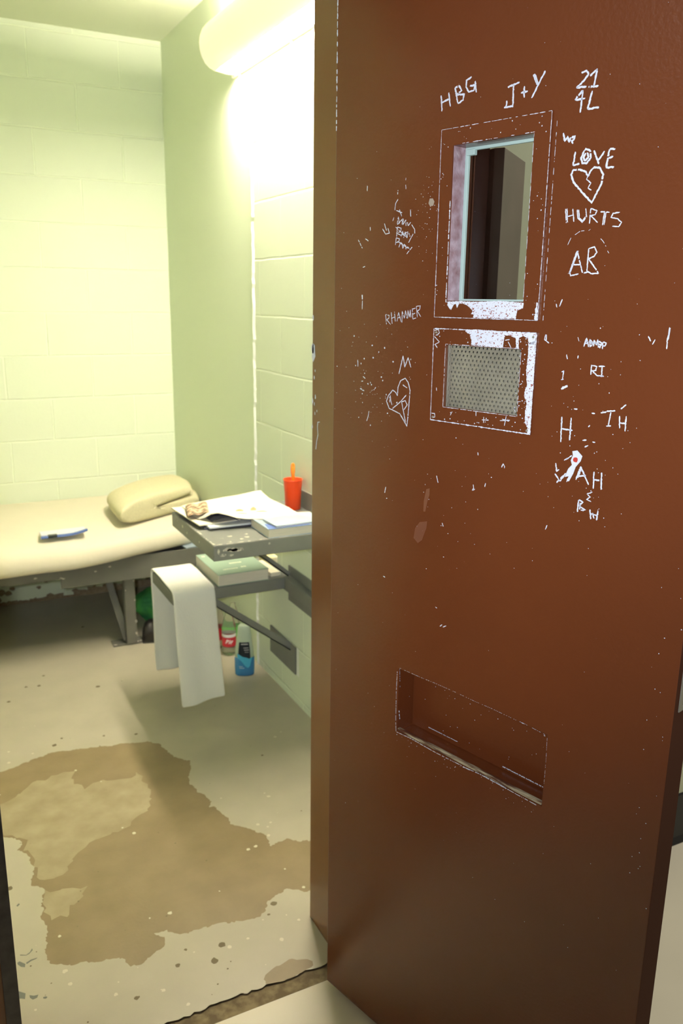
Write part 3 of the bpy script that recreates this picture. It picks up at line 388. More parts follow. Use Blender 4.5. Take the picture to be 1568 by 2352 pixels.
# front wall with the door opening, corridor side pale, cell side pale green
def front_wall(x0, x1, z0, z1, bm):
    box(bm, (x0, YC, z0), (x1, 1.5, z1), 0); box(bm, (x0, 1.5, z0), (x1, YI-0.003, z1), 1)
bm = bmesh.new()
front_wall(XL-T, JL-0.045, -0.05, ZC, bm); front_wall(JR+0.045, XR+T, -0.05, ZC, bm); front_wall(JL-0.045, JR+0.045, 2.20, ZC, bm)
box(bm, (XR+T, YC, -0.05), (3.6, 1.6, 2.9), 0); box(bm, (-2.2, YC, -0.05), (XL-T, 1.6, 2.9), 0)
struct(obj('wall_front', bm, ['corridor_wall', 'plaster']), 'pale corridor wall around the cell doorway')
bm = bmesh.new()
for x0, x1 in ((-2.2, JL-0.06), (JR+0.075, 3.6)):
    prof = [(YC, 0.0), (YC-0.012, 0.0), (YC-0.008, 0.010), (YC-0.004, 0.02), (YC-0.004, 0.155), (YC-0.001, 0.160), (YC, 0.160)]
    a = [bm.verts.new((x0, y, zz)) for y, zz in prof]; b = [bm.verts.new((x1, y, zz)) for y, zz in prof]
    for i in range(len(prof)-1): bm.faces.new((a[i], a[i+1], b[i+1], b[i]))
    bm.faces.new(a); bm.faces.new(b[::-1])
struct(obj('baseboard_front', bm, 'base_black'), 'black rubber cove base along the corridor wall')

# maroon steel door frame
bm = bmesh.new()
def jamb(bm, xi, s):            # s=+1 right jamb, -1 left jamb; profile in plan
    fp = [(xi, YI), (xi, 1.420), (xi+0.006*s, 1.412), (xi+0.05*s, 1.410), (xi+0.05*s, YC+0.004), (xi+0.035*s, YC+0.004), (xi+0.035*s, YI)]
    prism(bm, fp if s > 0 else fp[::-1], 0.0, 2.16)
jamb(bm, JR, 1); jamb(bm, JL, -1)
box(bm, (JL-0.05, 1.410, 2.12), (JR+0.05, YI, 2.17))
fr = struct(obj('trim_2', bm, 'maroon_lit', bevel=0.0015), 'maroon painted steel frame of the cell door')
bm = bmesh.new(); box(bm, (JL-0.024, 1.404, 0.0), (JL+0.0015, 1.4105, 2.12))
obj('door_seal', bm, 'black_strip', fr, label='black rubber seal on the latch side')
bm = bmesh.new()
def chipx(y, zz, r, ay=0.5): poly(bm, [(JR-0.0006, a, c) for a, c in blob(y, zz, r, 9, ay)])
for y, zz, r in [(1.601, 1.462, 0.007), (1.598, 1.392, 0.018), (1.602, 1.40, 0.012), (1.590, 1.355, 0.003), (1.594, 1.34, 0.004), (1.588, 1.30, 0.005), (1.593, 1.285, 0.004), (1.58, 1.272, 0.003), (1.59, 1.265, 0.004), (1.602, 1.29, 0.007), (1.603, 1.235, 0.006)]: chipx(y, zz, r)
cur = [(1.566, 1.250), (1.575, 1.249), (1.577, 1.238), (1.574, 1.222), (1.580, 1.208), (1.584, 1.190)]
for (y0, z0), (y1, z1) in zip(cur[:-1], cur[1:]):
    poly(bm, [(JR-0.0006, y0-0.0015, z0), (JR-0.0006, y0+0.0015, z0+0.001), (JR-0.0006, y1+0.0015, z1), (JR-0.0006, y1-0.0015, z1-0.001)])
obj('paint_chips', bm, 'primer', fr, label='bare pale chips along the inner edge of the jamb')

# ------------------------------------------------------------------ the open cell door
PX, PY = 0.6893, 1.3868
ANG = math.atan2(-0.96235, 0.27180)
DW, DT, Z0, Z1 = 0.700, 0.050, 0.020, 2.13
WX0, WX1, WZ0, WZ1 = 0.264, 0.412, 1.4985, 1.728        # window opening
GX0, GX1, GZ0, GZ1 = 0.268, 0.413, 1.333, 1.433         # speaker opening
SX0, SX1, SZ0, SZ1 = 0.187, 0.507, 0.7165, 0.8435       # food slot
xs = [0, SX0, WX0-0.002, GX0, WX1+0.002, SX1, DW]
xs = sorted(set([0, SX0, WX0, GX0, WX1, GX1, SX1, DW])); ys = [0, 0.044, DT]; zs = sorted([Z0, SZ0, SZ1, GZ0, GZ1, WZ0, WZ1, Z1])
def filled(i, j, k):
    x = (xs[i]+xs[i+1])/2; zz = (zs[k]+zs[k+1])/2
    if WX0 < x < WX1 and WZ0 < zz < WZ1: return False
    if GX0 < x < GX1 and GZ0 < zz < GZ1: return False
    if SX0 < x < SX1 and SZ0 < zz < SZ1 and j == 0: return False
    return True
bm = bmesh.new(); solid_from_cells(bm, xs, ys, zs, filled, lambda i, j, k, d: 1 if d == (1, 0, 0) and i == len(xs)-2 else 0)
door = obj('door_1', bm, ['maroon', 'maroon_shaded'], loc=(PX, PY, 0), rot=(0, 0, ANG), bevel=0.0012)
struct(door, 'maroon painted steel cell door standing open, scratched with graffiti')

def ring(bm, x0, x1, z0, z1, X0, X1, Zz0, Zz1, ya, yb, pick=lambda *a: 0):
    """rectangular frame: outer X0..X1, inner x0..x1, from depth ya to yb"""
    gx = [X0, x0, x1, X1]; gz = [Zz0, z0, z1, Zz1]
    solid_from_cells(bm, gx, [ya, yb], gz, lambda i, j, k: not (i == 1 and k == 1), pick)
bm = bmesh.new()
ring(bm, WX0+0.0015, WX1-0.0015, WZ0+0.0015, WZ1-0.0015, 0.2415, 0.4385, 1.4735, 1.7515, -0.0030, 0.0)
# liner into the leaf
def liner(i, j, k, d): return 1 if d == (1, 0, 0) and i == 0 else (2 if d == (0, 0, 1) and k == 0 else 0)
ring(bm, WX0+0.0015, WX1-0.0015, WZ0+0.0015, WZ1-0.0015, WX0, WX1, WZ0, WZ1, 0.0, 0.030, liner)
wf = obj('window_frame', bm, ['maroon', 'maroon_sheen', 'maroon_sheen'], door, label='raised maroon frame round the viewing window, its hinge-side reveal coloured pale as a glossy sheen', bevel=0.0007)
bm = bmesh.new(); ring(bm, WX0+0.0015, WX1-0.0015, WZ0+0.0015, WZ1-0.0015, 0.2415, 0.4385, 1.4735, 1.7515, DT, DT+0.003)
obj('rear_window_frame', bm, 'maroon', door)
bm = bmesh.new(); ring(bm, WX0+0.0075, WX1-0.0065, WZ0+0.0045, WZ1-0.006, WX0+0.001, WX1-0.001, WZ0+0.001, WZ1-0.001, 0.0275, 0.0330)
box(bm, (WX0+0.004, 0.0255, WZ1-0.013), (WX0+0.020, 0.0330, WZ1-0.004))
obj('gasket', bm, 'gasket', door, label='pale green glazing gasket', bevel=0.001)
bm = bmesh.new(); box(bm, (WX0+0.001, 0.0345, WZ0+0.001), (WX1-0.001, 0.0385, WZ1-0.001))
obj('glass_pane', bm, 'glass', door)
# speaker plate and perforated grille
bm = bmesh.new()
ring(bm, GX0+0.0012, GX1-0.0012, GZ0+0.0012, GZ1-0.0012, 0.2415, 0.4385, 1.3085, 1.4575, -0.0028, 0.0)
sp = obj('speaker_plate', bm, 'maroon', door, label='raised maroon plate round the perforated speaker grille', bevel=0.0006)
def perforated(bm, x0, x1, z0, z1, y, px, pz, r, shift=0):
    nz = int(round((z1-z0)/pz)); pz = (z1-z0)/nz; nx = int((x1-x0)/px)-0
    for k in range(nz):
        zb = z0+k*pz; zc = zb+pz/2; off = (px/2 if (k+shift) % 2 else 0); cnt = nx-1
        xa = x0+(x1-x0-(nx-0.5)*px)/2+off
        if xa > x0: poly(bm, [(x0, y, zb), (xa, y, zb), (xa, y, zb+pz), (x0, y, zb+pz)])
        for i in range(nx):
            a = xa+i*px; b = a+px
            if b > x1+1e-6:
                break
            c = (a+b)/2
            O = [(a, zb), (c, zb), (b, zb), (b, zc), (b, zb+pz), (c, zb+pz), (a, zb+pz), (a, zc)]
            I = [(c+r*math.cos(t), zc+r*math.sin(t)) for t in [math.radians(q) for q in (225, 270, 315, 0, 45, 90, 135, 180)]]
            Ov = [bm.verts.new((p[0], y, p[1])) for p in O]; Iv = [bm.verts.new((p[0], y, p[1])) for p in I]
            for q in range(8): bm.faces.new((Ov[q], Ov[(q+1) % 8], Iv[(q+1) % 8], Iv[q]))
            last = b
        if last < x1: poly(bm, [(last, y, zb), (x1, y, zb), (x1, y, zb+pz), (last, y, zb+pz)])
bm = bmesh.new(); perforated(bm, GX0+0.0005, GX1-0.0005, GZ0+0.0005, GZ1-0.0005, 0.004, 0.00762, 0.00660, 0.0019)
bmesh.ops.remove_doubles(bm, verts=bm.verts, dist=1e-5)
g = obj('speaker_grille', bm, 'steel', door, label='grey perforated steel grille below the viewing window')
so = g.modifiers.new('thick', 'SOLIDIFY'); so.thickness = 0.0012; so.offset = 0
bm = bmesh.new(); perforated(bm, GX0+0.0005, GX1-0.0005, GZ0+0.0005, GZ1-0.0005, 0.013, 0.00762, 0.0062, 0.0019, 1)
bmesh.ops.remove_doubles(bm, verts=bm.verts, dist=1e-5)
g2 = obj('inner_grille', bm, 'steel', door); so = g2.modifiers.new('thick', 'SOLIDIFY'); so.thickness = 0.0012; so.offset = 0
bm = bmesh.new(); box(bm, (GX0+0.0005, 0.024, GZ0+0.0005), (GX1-0.0005, 0.026, GZ1-0.0005)); obj('speaker_baffle', bm, 'black', door)
# food slot lip
bm = bmesh.new()
box(bm, (SX0+0.001, 0.0005, SZ0+0.0005), (SX1-0.001, 0.0075, SZ0+0.0065))
obj('slot_lip', bm, 'bare_lip', door, label='worn bare metal lip of the food slot', bevel=0.0015)
bm = bmesh.new()
box(bm, (SX0+0.0015, 0.0425, SZ0+0.0015), (SX1-0.0015, 0.0438, SZ1-0.0015))
obj('slot_flap', bm, 'maroon', door, label='closed flap at the back of the food slot', bevel=0.0004)
# latch plate on the free edge
bm = bmesh.new()
gx = [0.012, 0.018, 0.036, 0.042]; gz = [0.955, 0.962, 1.128, 1.135]
for i in range(3):
    for k in range(3):
        box(bm, (DW, gx[i], gz[k]), (DW+(0.0016 if not (i == 1 and k == 1) else 0.0004), gx[i+1], gz[k+1]))
lp = obj('latch_plate', bm, 'steel', door, label='bare steel latch plate on the free edge')
bm = bmesh.new(); box(bm, (DW, 0.021, 1.02), (DW+0.010, 0.033, 1.07)); obj('latch_bolt', bm, 'steel_dark', lp, bevel=0.002)

# scratched marks: thin strips of bare primer on the paint
def scratch(bm, pts, w, y, mi=0, skip=0.02):
    pts = [Vector(p)/1000 for p in pts]; w = w*1e-4
    out = []
    for a, b in zip(pts[:-1], pts[1:]):
        n = max(1, int((b-a).length/0.0016))
        out += [a.lerp(b, t/n) for t in range(n)]
    out.append(pts[-1])
    L = []
    for i, p in enumerate(out):
        t = (out[min(i+1, len(out)-1)]-out[max(i-1, 0)])
        t = t.normalized() if t.length > 0 else Vector((1, 0)); nrm = Vector((-t.y, t.x))
        endf = 0.6 if i in (0, len(out)-1) else 1
        jit = Vector((rnd.uniform(-1, 1), rnd.uniform(-1, 1)))*w*0.08
        L.append((p+jit+nrm*w*0.5*endf*rnd.uniform(0.65, 1.3), p+jit-nrm*w*0.5*endf*rnd.uniform(0.65, 1.3)))
    for (a, b), (c, d) in zip(L[:-1], L[1:]):
        if rnd.random() < skip: continue
        f = poly(bm, [(a.x, y, a.y), (b.x, y, b.y), (d.x, y, d.y), (c.x, y, c.y)], mi)
def face_out(bm):
    for f in bm.faces:
        f.normal_update()
        if f.normal.y > 0: f.normal_flip()
    KEEP.append(1)
NAMES = dict(nicks='paint_nicks', ticks='scratched_strokes')
for k, (lab, strokes) in MARKS.items():
    bm = bmesh.new()
    for w, p in strokes: scratch(bm, p, w*1.3, -0.0004, 0, 0.015 if w > 11 else 0.06)
    if k == 'PAH':
        for pg in POLYS['P']: poly(bm, [(x/1000, -0.0005, zz/1000) for x, zz in pg])
        poly(bm, [(a, -0.0008, c) for a, c in blob(0.5165, 1.2829, 0.0042)], 1)
    if k == 'ticks':
        pass
    face_out(bm); obj(NAMES.get(k, 'scratched_writing'), bm, ['primer', 'red_chip'], door, label=lab)
bm = bmesh.new()
for pg in POLYS['smudge']: poly(bm, [(x/1000, -0.0004, zz/1000) for x, zz in pg], 0)
for pg in POLYS['smear']: poly(bm, [(x/1000, -0.0003, zz/1000) for x, zz in pg], 1)
face_out(bm); obj('smudges', bm, ['smudge', 'smear'], door, label='dull grey smudges on the paint')
# worn patches on the two raised plates, worn arrises
bm = bmesh.new()
def cdt_patch(bm, pg, y, mi):
    pg = roughen([(x/1000, zz/1000) for x, zz in pg], 0.0005, 0.0018)
    v_, e_, f_2, a_, b_, c_ = delaunay_2d_cdt([Vector(p) for p in pg], [], [list(range(len(pg)))], 1, 1e-6)
    vs = [bm.verts.new((p.x, y, p.y)) for p in v_]
    for f in f_2:
        try: bm.faces.new([vs[i] for i in f]).material_index = mi
        except ValueError: pass
def edge_wear(bm, a, b, w, y, keep=0.9):
    n = max(2, int((Vector(a)-Vector(b)).length*1000/1.8)); A = Vector(a)*1000; B = Vector(b)*1000
    i = 0
    while i < n:
        if rnd.random() < keep:
            j = min(n, i+rnd.randint(1, 5)); scratch(bm, [A.lerp(B, i/n), A.lerp(B, j/n)], w*rnd.uniform(0.6, 1.4), y, 0, 0); i = j
        else: i += 1
for pg in POLYS['win']: cdt_patch(bm, pg, -0.0034, 1)
F = (0.2422, 0.4378, 1.4742, 1.7508)
edge_wear(bm, (F[0], F[2]), (F[0], F[3]), 9, -0.0033, 0.95); edge_wear(bm, (F[1], F[2]), (F[1], F[3]), 9, -0.0033, 0.85)
edge_wear(bm, (F[0], F[2]), (F[1], F[2]), 9, -0.0033, 0.95); edge_wear(bm, (F[0], F[3]), (F[1], F[3]), 7, -0.0033, 0.35)
edge_wear(bm, (F[1]-0.003, F[2]), (F[1]-0.003, F[2]+0.025), 40, -0.0033, 0.95)
edge_wear(bm, (WX0+0.001, WZ0), (WX0+0.001, WZ1-0.08), 18, -0.0033, 0.7); edge_wear(bm, (WX0, WZ0-0.0005), (WX1, WZ0-0.0005), 10, -0.0033, 0.8)
edge_wear(bm, (WX1-0.001, WZ0), (WX1-0.001, WZ1), 6, -0.0033, 0.35); edge_wear(bm, (WX0, WZ1-0.0006), (WX1, WZ1-0.0006), 8, -0.0033, 0.2)
edge_wear(bm, (0.445, 1.474), (0.445, 1.745), 7, -0.0004, 0.35)
for _ in range(46):
    x, zz = rnd.choice(((rnd.uniform(0.244, 0.262), rnd.uniform(1.48, 1.74)), (rnd.uniform(0.414, 0.436), rnd.uniform(1.48, 1.74)), (rnd.uniform(0.25, 0.43), rnd.uniform(1.732, 1.748))))
    poly(bm, [(a, -0.0034, c) for a, c in blob(x, zz, rnd.uniform(0.0003, 0.0011), 6)])
face_out(bm); obj('worn_paint', bm, ['primer', 'primer_worn'], wf, label='white chipped patch and edges on the window frame')
bm = bmesh.new()
cdt_patch(bm, POLYS['spk'][0], -0.0032, 1); cdt_patch(bm, POLYS['spk'][1], -0.0032, 1)
F = (0.2425, 0.4375, 1.3095, 1.4565)
for a, b, w, kp in (((F[0], F[2]), (F[0], F[3]), 11, 0.95), ((F[1], F[2]), (F[1], F[3]), 16, 0.97), ((F[0], F[2]), (F[1], F[2]), 16, 0.95), ((F[0], F[3]), (F[1], F[3]), 14, 0.9),
                    ((GX0, GZ0), (GX0, GZ1), 9, 0.8), ((GX0, GZ0), (GX1, GZ0), 8, 0.7), ((GX0, GZ1), (GX1, GZ1), 8, 0.7), ((GX1, GZ0), (GX1, GZ1), 8, 0.4)):
    edge_wear(bm, a, b, w, -0.0031, kp)
for w, p in MARKS_SPK: scratch(bm, p, w*1.1, -0.0034)
for _ in range(110):
    if rnd.random() < 0.6: x, zz = rnd.uniform(0.405, 0.436), rnd.uniform(1.312, 1.455)
    else: x, zz = rnd.uniform(0.25, 0.43), rnd.choice((rnd.uniform(1.312, 1.330), rnd.uniform(1.436, 1.454)))
    poly(bm, [(a, -0.0033, c) for a, c in blob(x, zz, rnd.uniform(0.0003, 0.0012), 6)])
face_out(bm); obj('worn_paint', bm, ['primer', 'primer_worn'], sp, label='white chipped edges and corner of the speaker plate')
bm = bmesh.new()
for cx, cz in ((0.2475, 1.4505), (0.2475, 1.3145), (0.4325, 1.4505), (0.4325, 1.3145)):
    lathe_pts = [(cx+0.0022*math.cos(t*math.pi/6), cz+0.0022*math.sin(t*math.pi/6)) for t in range(12)]
    a = [bm.verts.new((x, -0.0028, zz)) for x, zz in lathe_pts]; b = [bm.verts.new((cx+(x-cx)*0.7, -0.0042, cz+(zz-cz)*0.7)) for x, zz in lathe_pts]
    for i in range(12): bm.faces.new((a[i], a[(i+1) % 12], b[(i+1) % 12], b[i]))
    bm.faces.new(b)
obj('plate_screws', bm, 'steel', sp)
# chips over the door face and its hinge edge, slot edges
bm = bmesh.new()
def fleck(x, zz, r): poly(bm, [(a, -0.0004, c) for a, c in blob(x, zz, r, rnd.choice((5, 6, 7)), rnd.uniform(0.5, 1.2))])
for _ in range(150): fleck(rnd.uniform(0.01, 0.69), 0.45+rnd.random()*1.5, rnd.uniform(0.0002, 0.0006))
for _ in range(90): fleck(max(0.005, rnd.gauss(0.10, 0.05)), rnd.gauss(1.36, 0.05), rnd.choice((0.0004, 0.0006, 0.0006, 0.0015)))
for _ in range(60): fleck(rnd.uniform(0.46, 0.60), rnd.uniform(1.19, 1.47), rnd.uniform(0.0004, 0.0009))
for _ in range(50): fleck(rnd.gauss(0.215, 0.012), rnd.gauss(1.64, 0.04), rnd.uniform(0.0003, 0.0008))
for _ in range(30): fleck(rnd.uniform(0.23, 0.46), rnd.uniform(1.05, 1.30), rnd.uniform(0.0003, 0.0010))
for _ in range(22): fleck(rnd.uniform(0.66, 0.698), rnd.uniform(0.6, 1.15), rnd.uniform(0.0005, 0.0011))
for _ in range(30): fleck(rnd.uniform(SX0, SX1), rnd.uniform(SZ0-0.02, SZ0), rnd.uniform(0.0003, 0.0009))
zz = 1.78
while zz < 2.0:
    h = rnd.uniform(0.004, 0.016); scratch(bm, [(1.2, zz*1000), (1.2, (zz+h)*1000)], rnd.uniform(12, 26), -0.0004); zz += h+rnd.choice((0.0005, 0.003, 0.008))
face_out(bm); obj('paint_chips', bm, 'primer', door, label='small white chips scattered over the door')
bm = bmesh.new()
for w, p in SLOT: scratch(bm, p, w*(0.8 if w > 9 else 0.6), -0.0004, 0, 0.25 if w > 9 else 0.5)
for a, b, w in (((0.23, 0.727), (0.30, 0.727), 12), ((0.40, 0.7225), (0.49, 0.7225), 14)):
    for _ in range(2): scratch(bm, [(a[0]*1000, a[1]*1000+rnd.uniform(-1, 1)), (b[0]*1000, b[1]*1000+rnd.uniform(-1, 1))], w, 0.0405, 0, 0.3)
for _ in range(26): poly(bm, [(p, 0.0420, q) for p, q in blob(rnd.uniform(SX0+0.03, SX1-0.01), rnd.uniform(SZ0+0.01, SZ1-0.01), rnd.uniform(0.0003, 0.0008), 6)])
face_out(bm); obj('slot_edge_wear', bm, 'primer', door, label='white worn edges of the food slot')

# brown steel box on the corridor wall behind the door, seen through its window
ub = empty('wall_box', 'dark brown steel box on the corridor wall, seen through the viewing window of the door', 'box', (0.98, 1.35, 1.25))
def wp(l): return [(x-0.98, y-1.35) for x, y in l]
bm = bmesh.new(); prism(bm, wp([(0.936, 1.236), (1.064, 1.340), (1.064, YC-0.001), (0.925, YC-0.001), (0.925, 1.25)]), 0.0, 0.504)
obj('box_body', bm, 'utility', ub, bevel=0.001)
bm = bmesh.new(); prism(bm, wp([(0.9245, 1.262), (0.9245, YC-0.001), (0.88, YC-0.001), (0.88, 1.285)]), -0.05, 0.60)
obj('side_cover', bm, 'utility2', ub, bevel=0.001)
bm = bmesh.new(); prism(bm, wp([(0.879, 1.295), (0.879, YC-0.001), (0.865, YC-0.001), (0.865, 1.300)]), -0.05, 0.60)
obj('hinge_leaf', bm, 'black', ub)

# ------------------------------------------------------------------ wall lamp
lamp = empty('wall_lamp', 'long cream wall light, lit, high on the side wall above the desk', 'lamp', (XR, 2.6, 2.29))
Y0, Y1 = -0.62, 0.625
bm = bmesh.new()
prof = [(0.0, 0.215), (-0.055, 0.215), (-0.095, 0.200), (-0.125, 0.165), (-0.137, 0.120), (-0.132, 0.075), (-0.115, 0.040), (-0.088, 0.018), (-0.080, 0.022), (-0.104, 0.046), (-0.120, 0.078), (-0.126, 0.12), (-0.115, 0.16), (-0.09, 0.19), (-0.052, 0.207), (0.0, 0.207)]
def housing(bm, prof, y0, y1, caps=True):
    a = [bm.verts.new((x, y0, zz)) for x, zz in prof]; b = [bm.verts.new((x, y1, zz)) for x, zz in prof]
    n = len(prof)
    for i in range(n): bm.faces.new((a[i], a[(i+1) % n], b[(i+1) % n], b[i]))
    bm.faces.new(a); bm.faces.new(b[::-1])
arc = [(-0.088, 0.010), (-0.108, 0.018), (-0.125, 0.032), (-0.137, 0.052), (-0.144, 0.075), (-0.146, 0.098), (-0.143, 0.120), (-0.134, 0.142), (-0.118, 0.160), (-0.098, 0.172), (-0.076, 0.178)]
inn = [(x*0.93, 0.095+(zz-0.095)*0.93) for x, zz in arc[::-1]]
housing(bm, arc+inn, Y0+0.04, Y1-0.04)
for f in bm.faces: f.smooth = len(f.verts) == 4
obj('lamp_housing', bm, 'housing', lamp)
for sgn, s0 in ((-1, Y0+0.04), (1, Y1-0.04)):
    bm = bmesh.new(); cp = [(0.0, 0.006)]+[(-0.04, 0.004)]+arc+[(-0.04, 0.180), (0.0, 0.180)]; R = []
    for t in (0, 0.3, 0.55, 0.75, 0.9, 0.98):
        k = math.sqrt(1-t*t)*0.35+0.65
        R.append([bm.verts.new((x*k, s0+sgn*0.045*t, 0.095+(zz-0.095)*k)) for x, zz in cp])
    for a, b in zip(R[:-1], R[1:]):
        for q in range(len(cp)): bm.faces.new((a[q], a[(q+1) % len(cp)], b[(q+1) % len(cp)], b[q]))
    bm.faces.new(R[0]); bm.faces.new(R[-1]); obj('end_cap', bm, 'housing', lamp, smooth=True)
bm = bmesh.new(); housing(bm, [(-0.002, 0.012), (-0.002, 0.03), (-0.098, 0.045), (-0.092, 0.024), (-0.05, 0.012)], Y0+0.05, Y1-0.05)
obj('lower_diffuser', bm, 'lens', lamp)
bm = bmesh.new(); housing(bm, [(-0.002, 0.155), (-0.002, 0.170), (-0.085, 0.160), (-0.085, 0.148)], Y0+0.05, Y1-0.05)
obj('upper_diffuser', bm, 'lens_up', lamp)
bm = bmesh.new(); box(bm, (-0.012, Y0, 0.002), (0.0, Y1, 0.012)); obj('back_rail', bm, 'housing', lamp)
for y in (2.678-2.6, 3.148-2.6, 2.15-2.6):
    bm = bmesh.new(); lathe(bm, [(0.003, -0.030), (0.004, -0.028), (0.004, 0.002)], 10, c=(-0.008, y)); obj('mounting_bolt', bm, 'steel_dark', lamp)

# ------------------------------------------------------------------ wall desk with its shelf
desk = empty('wall_desk', 'grey steel desk and lower shelf cantilevered from the side wall', 'desk', (XR, 2.5, 0))
def dk(bm, x0, x1, y0, y1, z0, z1, mi=0): box(bm, (x0-XR, y0-2.5, z0), (x1-XR, y1-2.5, z1), mi)
DX0, DY0, DY1, DZ = 0.742, 2.280, 2.728, 0.785
bm = bmesh.new(); dk(bm, XR-0.004, XR, DY0, 2.66, DZ, 0.848); obj('back_ledge', bm, 'grey_metal', desk, bevel=0.001)
bm = bmesh.new(); dk(bm, 0.722, 1.15, 2.690, 2.960, 0.458, 0.500); obj('shelf', bm, 'grey_metal', desk, bevel=0.003)
bm = bmesh.new(); dk(bm, 1.145, XR, 2.05, 2.962, 0.452, 0.500); obj('wall_rail', bm, 'grey_metal', desk, bevel=0.003)
bm = bmesh.new(); dk(bm, XR-0.006, XR, 2.15, 2.722, 0.40, 0.537); obj('wall_plate', bm, 'grey_metal', desk, bevel=0.001)
bm = bmesh.new(); dk(bm, XR-0.006, XR, 2.658, 2.908, 0.119, 0.30-0.07); obj('wall_plate', bm, 'grey_metal', desk, bevel=0.001)
def angle_iron(bm, a, b, w, t, y):
    """angle section bar in the X-Z plane at depth y, from a to b"""
    A = Vector((a[0]-XR, y-2.5, a[1])); B = Vector((b[0]-XR, y-2.5, b[1])); d = (B-A).normalized(); n = Vector((-d.z, 0, d.x))
    if n.z < 0: n = -n
    for (u0, u1, v0, v1) in ((0, w, 0, t), (0, t, 0, w)):
        vs = [P + n*u + Vector((0, v, 0)) for P in (A, B) for u, v in ((u0, v0), (u1, v0), (u1, v1), (u0, v1))]
        vs = [bm.verts.new(p) for p in vs]
        for f in ((0,3,2,1),(4,5,6,7),(0,1,5,4),(1,2,6,5),(2,3,7,6),(3,0,4,7)): bm.faces.new([vs[i] for i in f])
bm = bmesh.new(); angle_iron(bm, (0.862, 0.440), (1.172, 0.203), 0.026, 0.004, 2.70); obj('shelf_brace', bm, 'grey_metal', desk)
bm = bmesh.new(); angle_iron(bm, (0.895, 0.722), (1.158, 0.504), 0.018, 0.005, 2.69); obj('desk_brace', bm, 'grey_metal', desk)
# desk top, its paint worn through along the near left corner
bm = bmesh.new(); dk(bm, DX0, XR, DY0, DY1, 0.735, DZ)
def wear(pts3, mi=1): poly(bm, pts3, mi)
def dp3(x, y, zz): return (x-XR, y-2.5, zz)
y = DY0+0.004
while y < DY1-0.02:
    h = rnd.uniform(0.006, 0.02); w = rnd.uniform(0.005, 0.011) if y < 2.45 else rnd.uniform(0.003, 0.006)
    if rnd.random() < 0.75: wear([dp3(DX0+0.0015, y, DZ+0.0006), dp3(DX0+w, y+0.001, DZ+0.0006), dp3(DX0+w*0.8, y+h, DZ+0.0006), dp3(DX0+0.0015, y+h, DZ+0.0006)])
    y += h
x = DX0+0.003
while x < 0.98:
    h = rnd.uniform(0.005, 0.016); w = rnd.uniform(0.004, 0.009)
    if rnd.random() < 0.7: wear([dp3(x, DY0+0.0015, DZ+0.0006), dp3(x+h, DY0+0.0015, DZ+0.0006), dp3(x+h, DY0+w, DZ+0.0006), dp3(x, DY0+w*1.2, DZ+0.0006)])
    x += h
for x, yy, r in ((0.80, 2.30, 0.008), (0.865, 2.33, 0.011), (0.875, 2.36, 0.008), (0.82, 2.36, 0.010), (0.845, 2.315, 0.009), (0.79, 2.345, 0.006)):
    poly(bm, [dp3(a, c, DZ+0.0007) for a, c in blob(x, yy, r, 9, 0.8)], 1)
for x, zz, r, ax in ((0.757, 0.765, 0.009, 0.5), (0.785, 0.768, 0.006, 2.4), (0.815, 0.764, 0.007, 3.2), (0.80, 0.7655, 0.006, 3.0), (0.77, 0.752, 0.005, 2.2), (0.795, 0.750, 0.0035, 3), (0.92, 0.771, 0.004, 1.0)):
    poly(bm, [dp3(a, DY0-0.0006, c) for a, c in blob(x, zz, r, 9, ax)], 1)
for yy, zz, r in ((2.60, 0.765, 0.006), (2.55, 0.755, 0.005), (2.66, 0.77, 0.005), (2.42, 0.76, 0.004)):
    poly(bm, [dp3(DX0-0.0006, a, c) for a, c in blob(yy, zz, r, 9, 1)], 1)
obj('desk_top', bm, ['grey_metal', 'grey_worn'], desk, bevel=0.003)

# ------------------------------------------------------------------ bunk
bunk = empty('bunk', 'grey steel bunk fixed along the back wall', 'bed', (0.3, 3.45, 0))
def bk(bm, x0, x1, y0, y1, z0, z1): box(bm, (x0-0.3, y0-3.45, z0), (x1-0.3, y1-3.45, z1))
bm = bmesh.new(); bk(bm, XL+0.002, XR-0.002, 3.452, YB-0.003, 0.383, 0.396); obj('bed_pan', bm, 'bunk_metal', bunk)
bm = bmesh.new(); bk(bm, 0.458, XR-0.002, 3.445, 3.452, 0.314, 0.420); bk(bm, XL+0.002, 0.458, 3.445, 3.452, 0.356, 0.420)
bk(bm, XL+0.002, XR-0.002, 3.452, 3.49, 0.388, 0.396)
for x, zz in ((0.46, 0.362), (0.47, 0.358), (0.66, 0.385), (0.60, 0.372), (0.36, 0.375)):
    poly(bm, [(a-0.3, 3.4444-3.45, c) for a, c in blob(x, zz, 0.0035, 8, 2)], 1)
obj('front_rail', bm, ['bunk_metal', 'grey_worn'], bunk, bevel=0.0015)
bm = bmesh.new(); bk(bm, 0.722, 0.768, 3.470, 3.510, 0.008, 0.383)
for x, zz, r in ((0.765, 0.055, 0.006), (0.766, 0.11, 0.007), (0.765, 0.21, 0.004), (0.764, 0.30, 0.004), (0.726, 0.26, 0.003)):
    poly(bm, [(a-0.3, 3.4694-3.45, c) for a, c in blob(x, zz, r*1.2, 8, 0.6)], 1)
obj('leg', bm, ['bunk_metal', 'grey_worn'], bunk, bevel=0.003)
bm = bmesh.new()
A = Vector((0.652-0.3, 3.60-3.45, 0.40)); B = Vector((0.728-0.3, 3.50-3.45, 0.02))
d = (B-A).normalized(); s1 = d.cross(Vector((0, 1, 0))).normalized(); s2 = d.cross(s1)
vs = [bm.verts.new(P+s1*a+s2*b) for P in (A, B) for a, b in ((-0.014, -0.004), (0.014, -0.004), (0.014, 0.004), (-0.014, 0.004))]
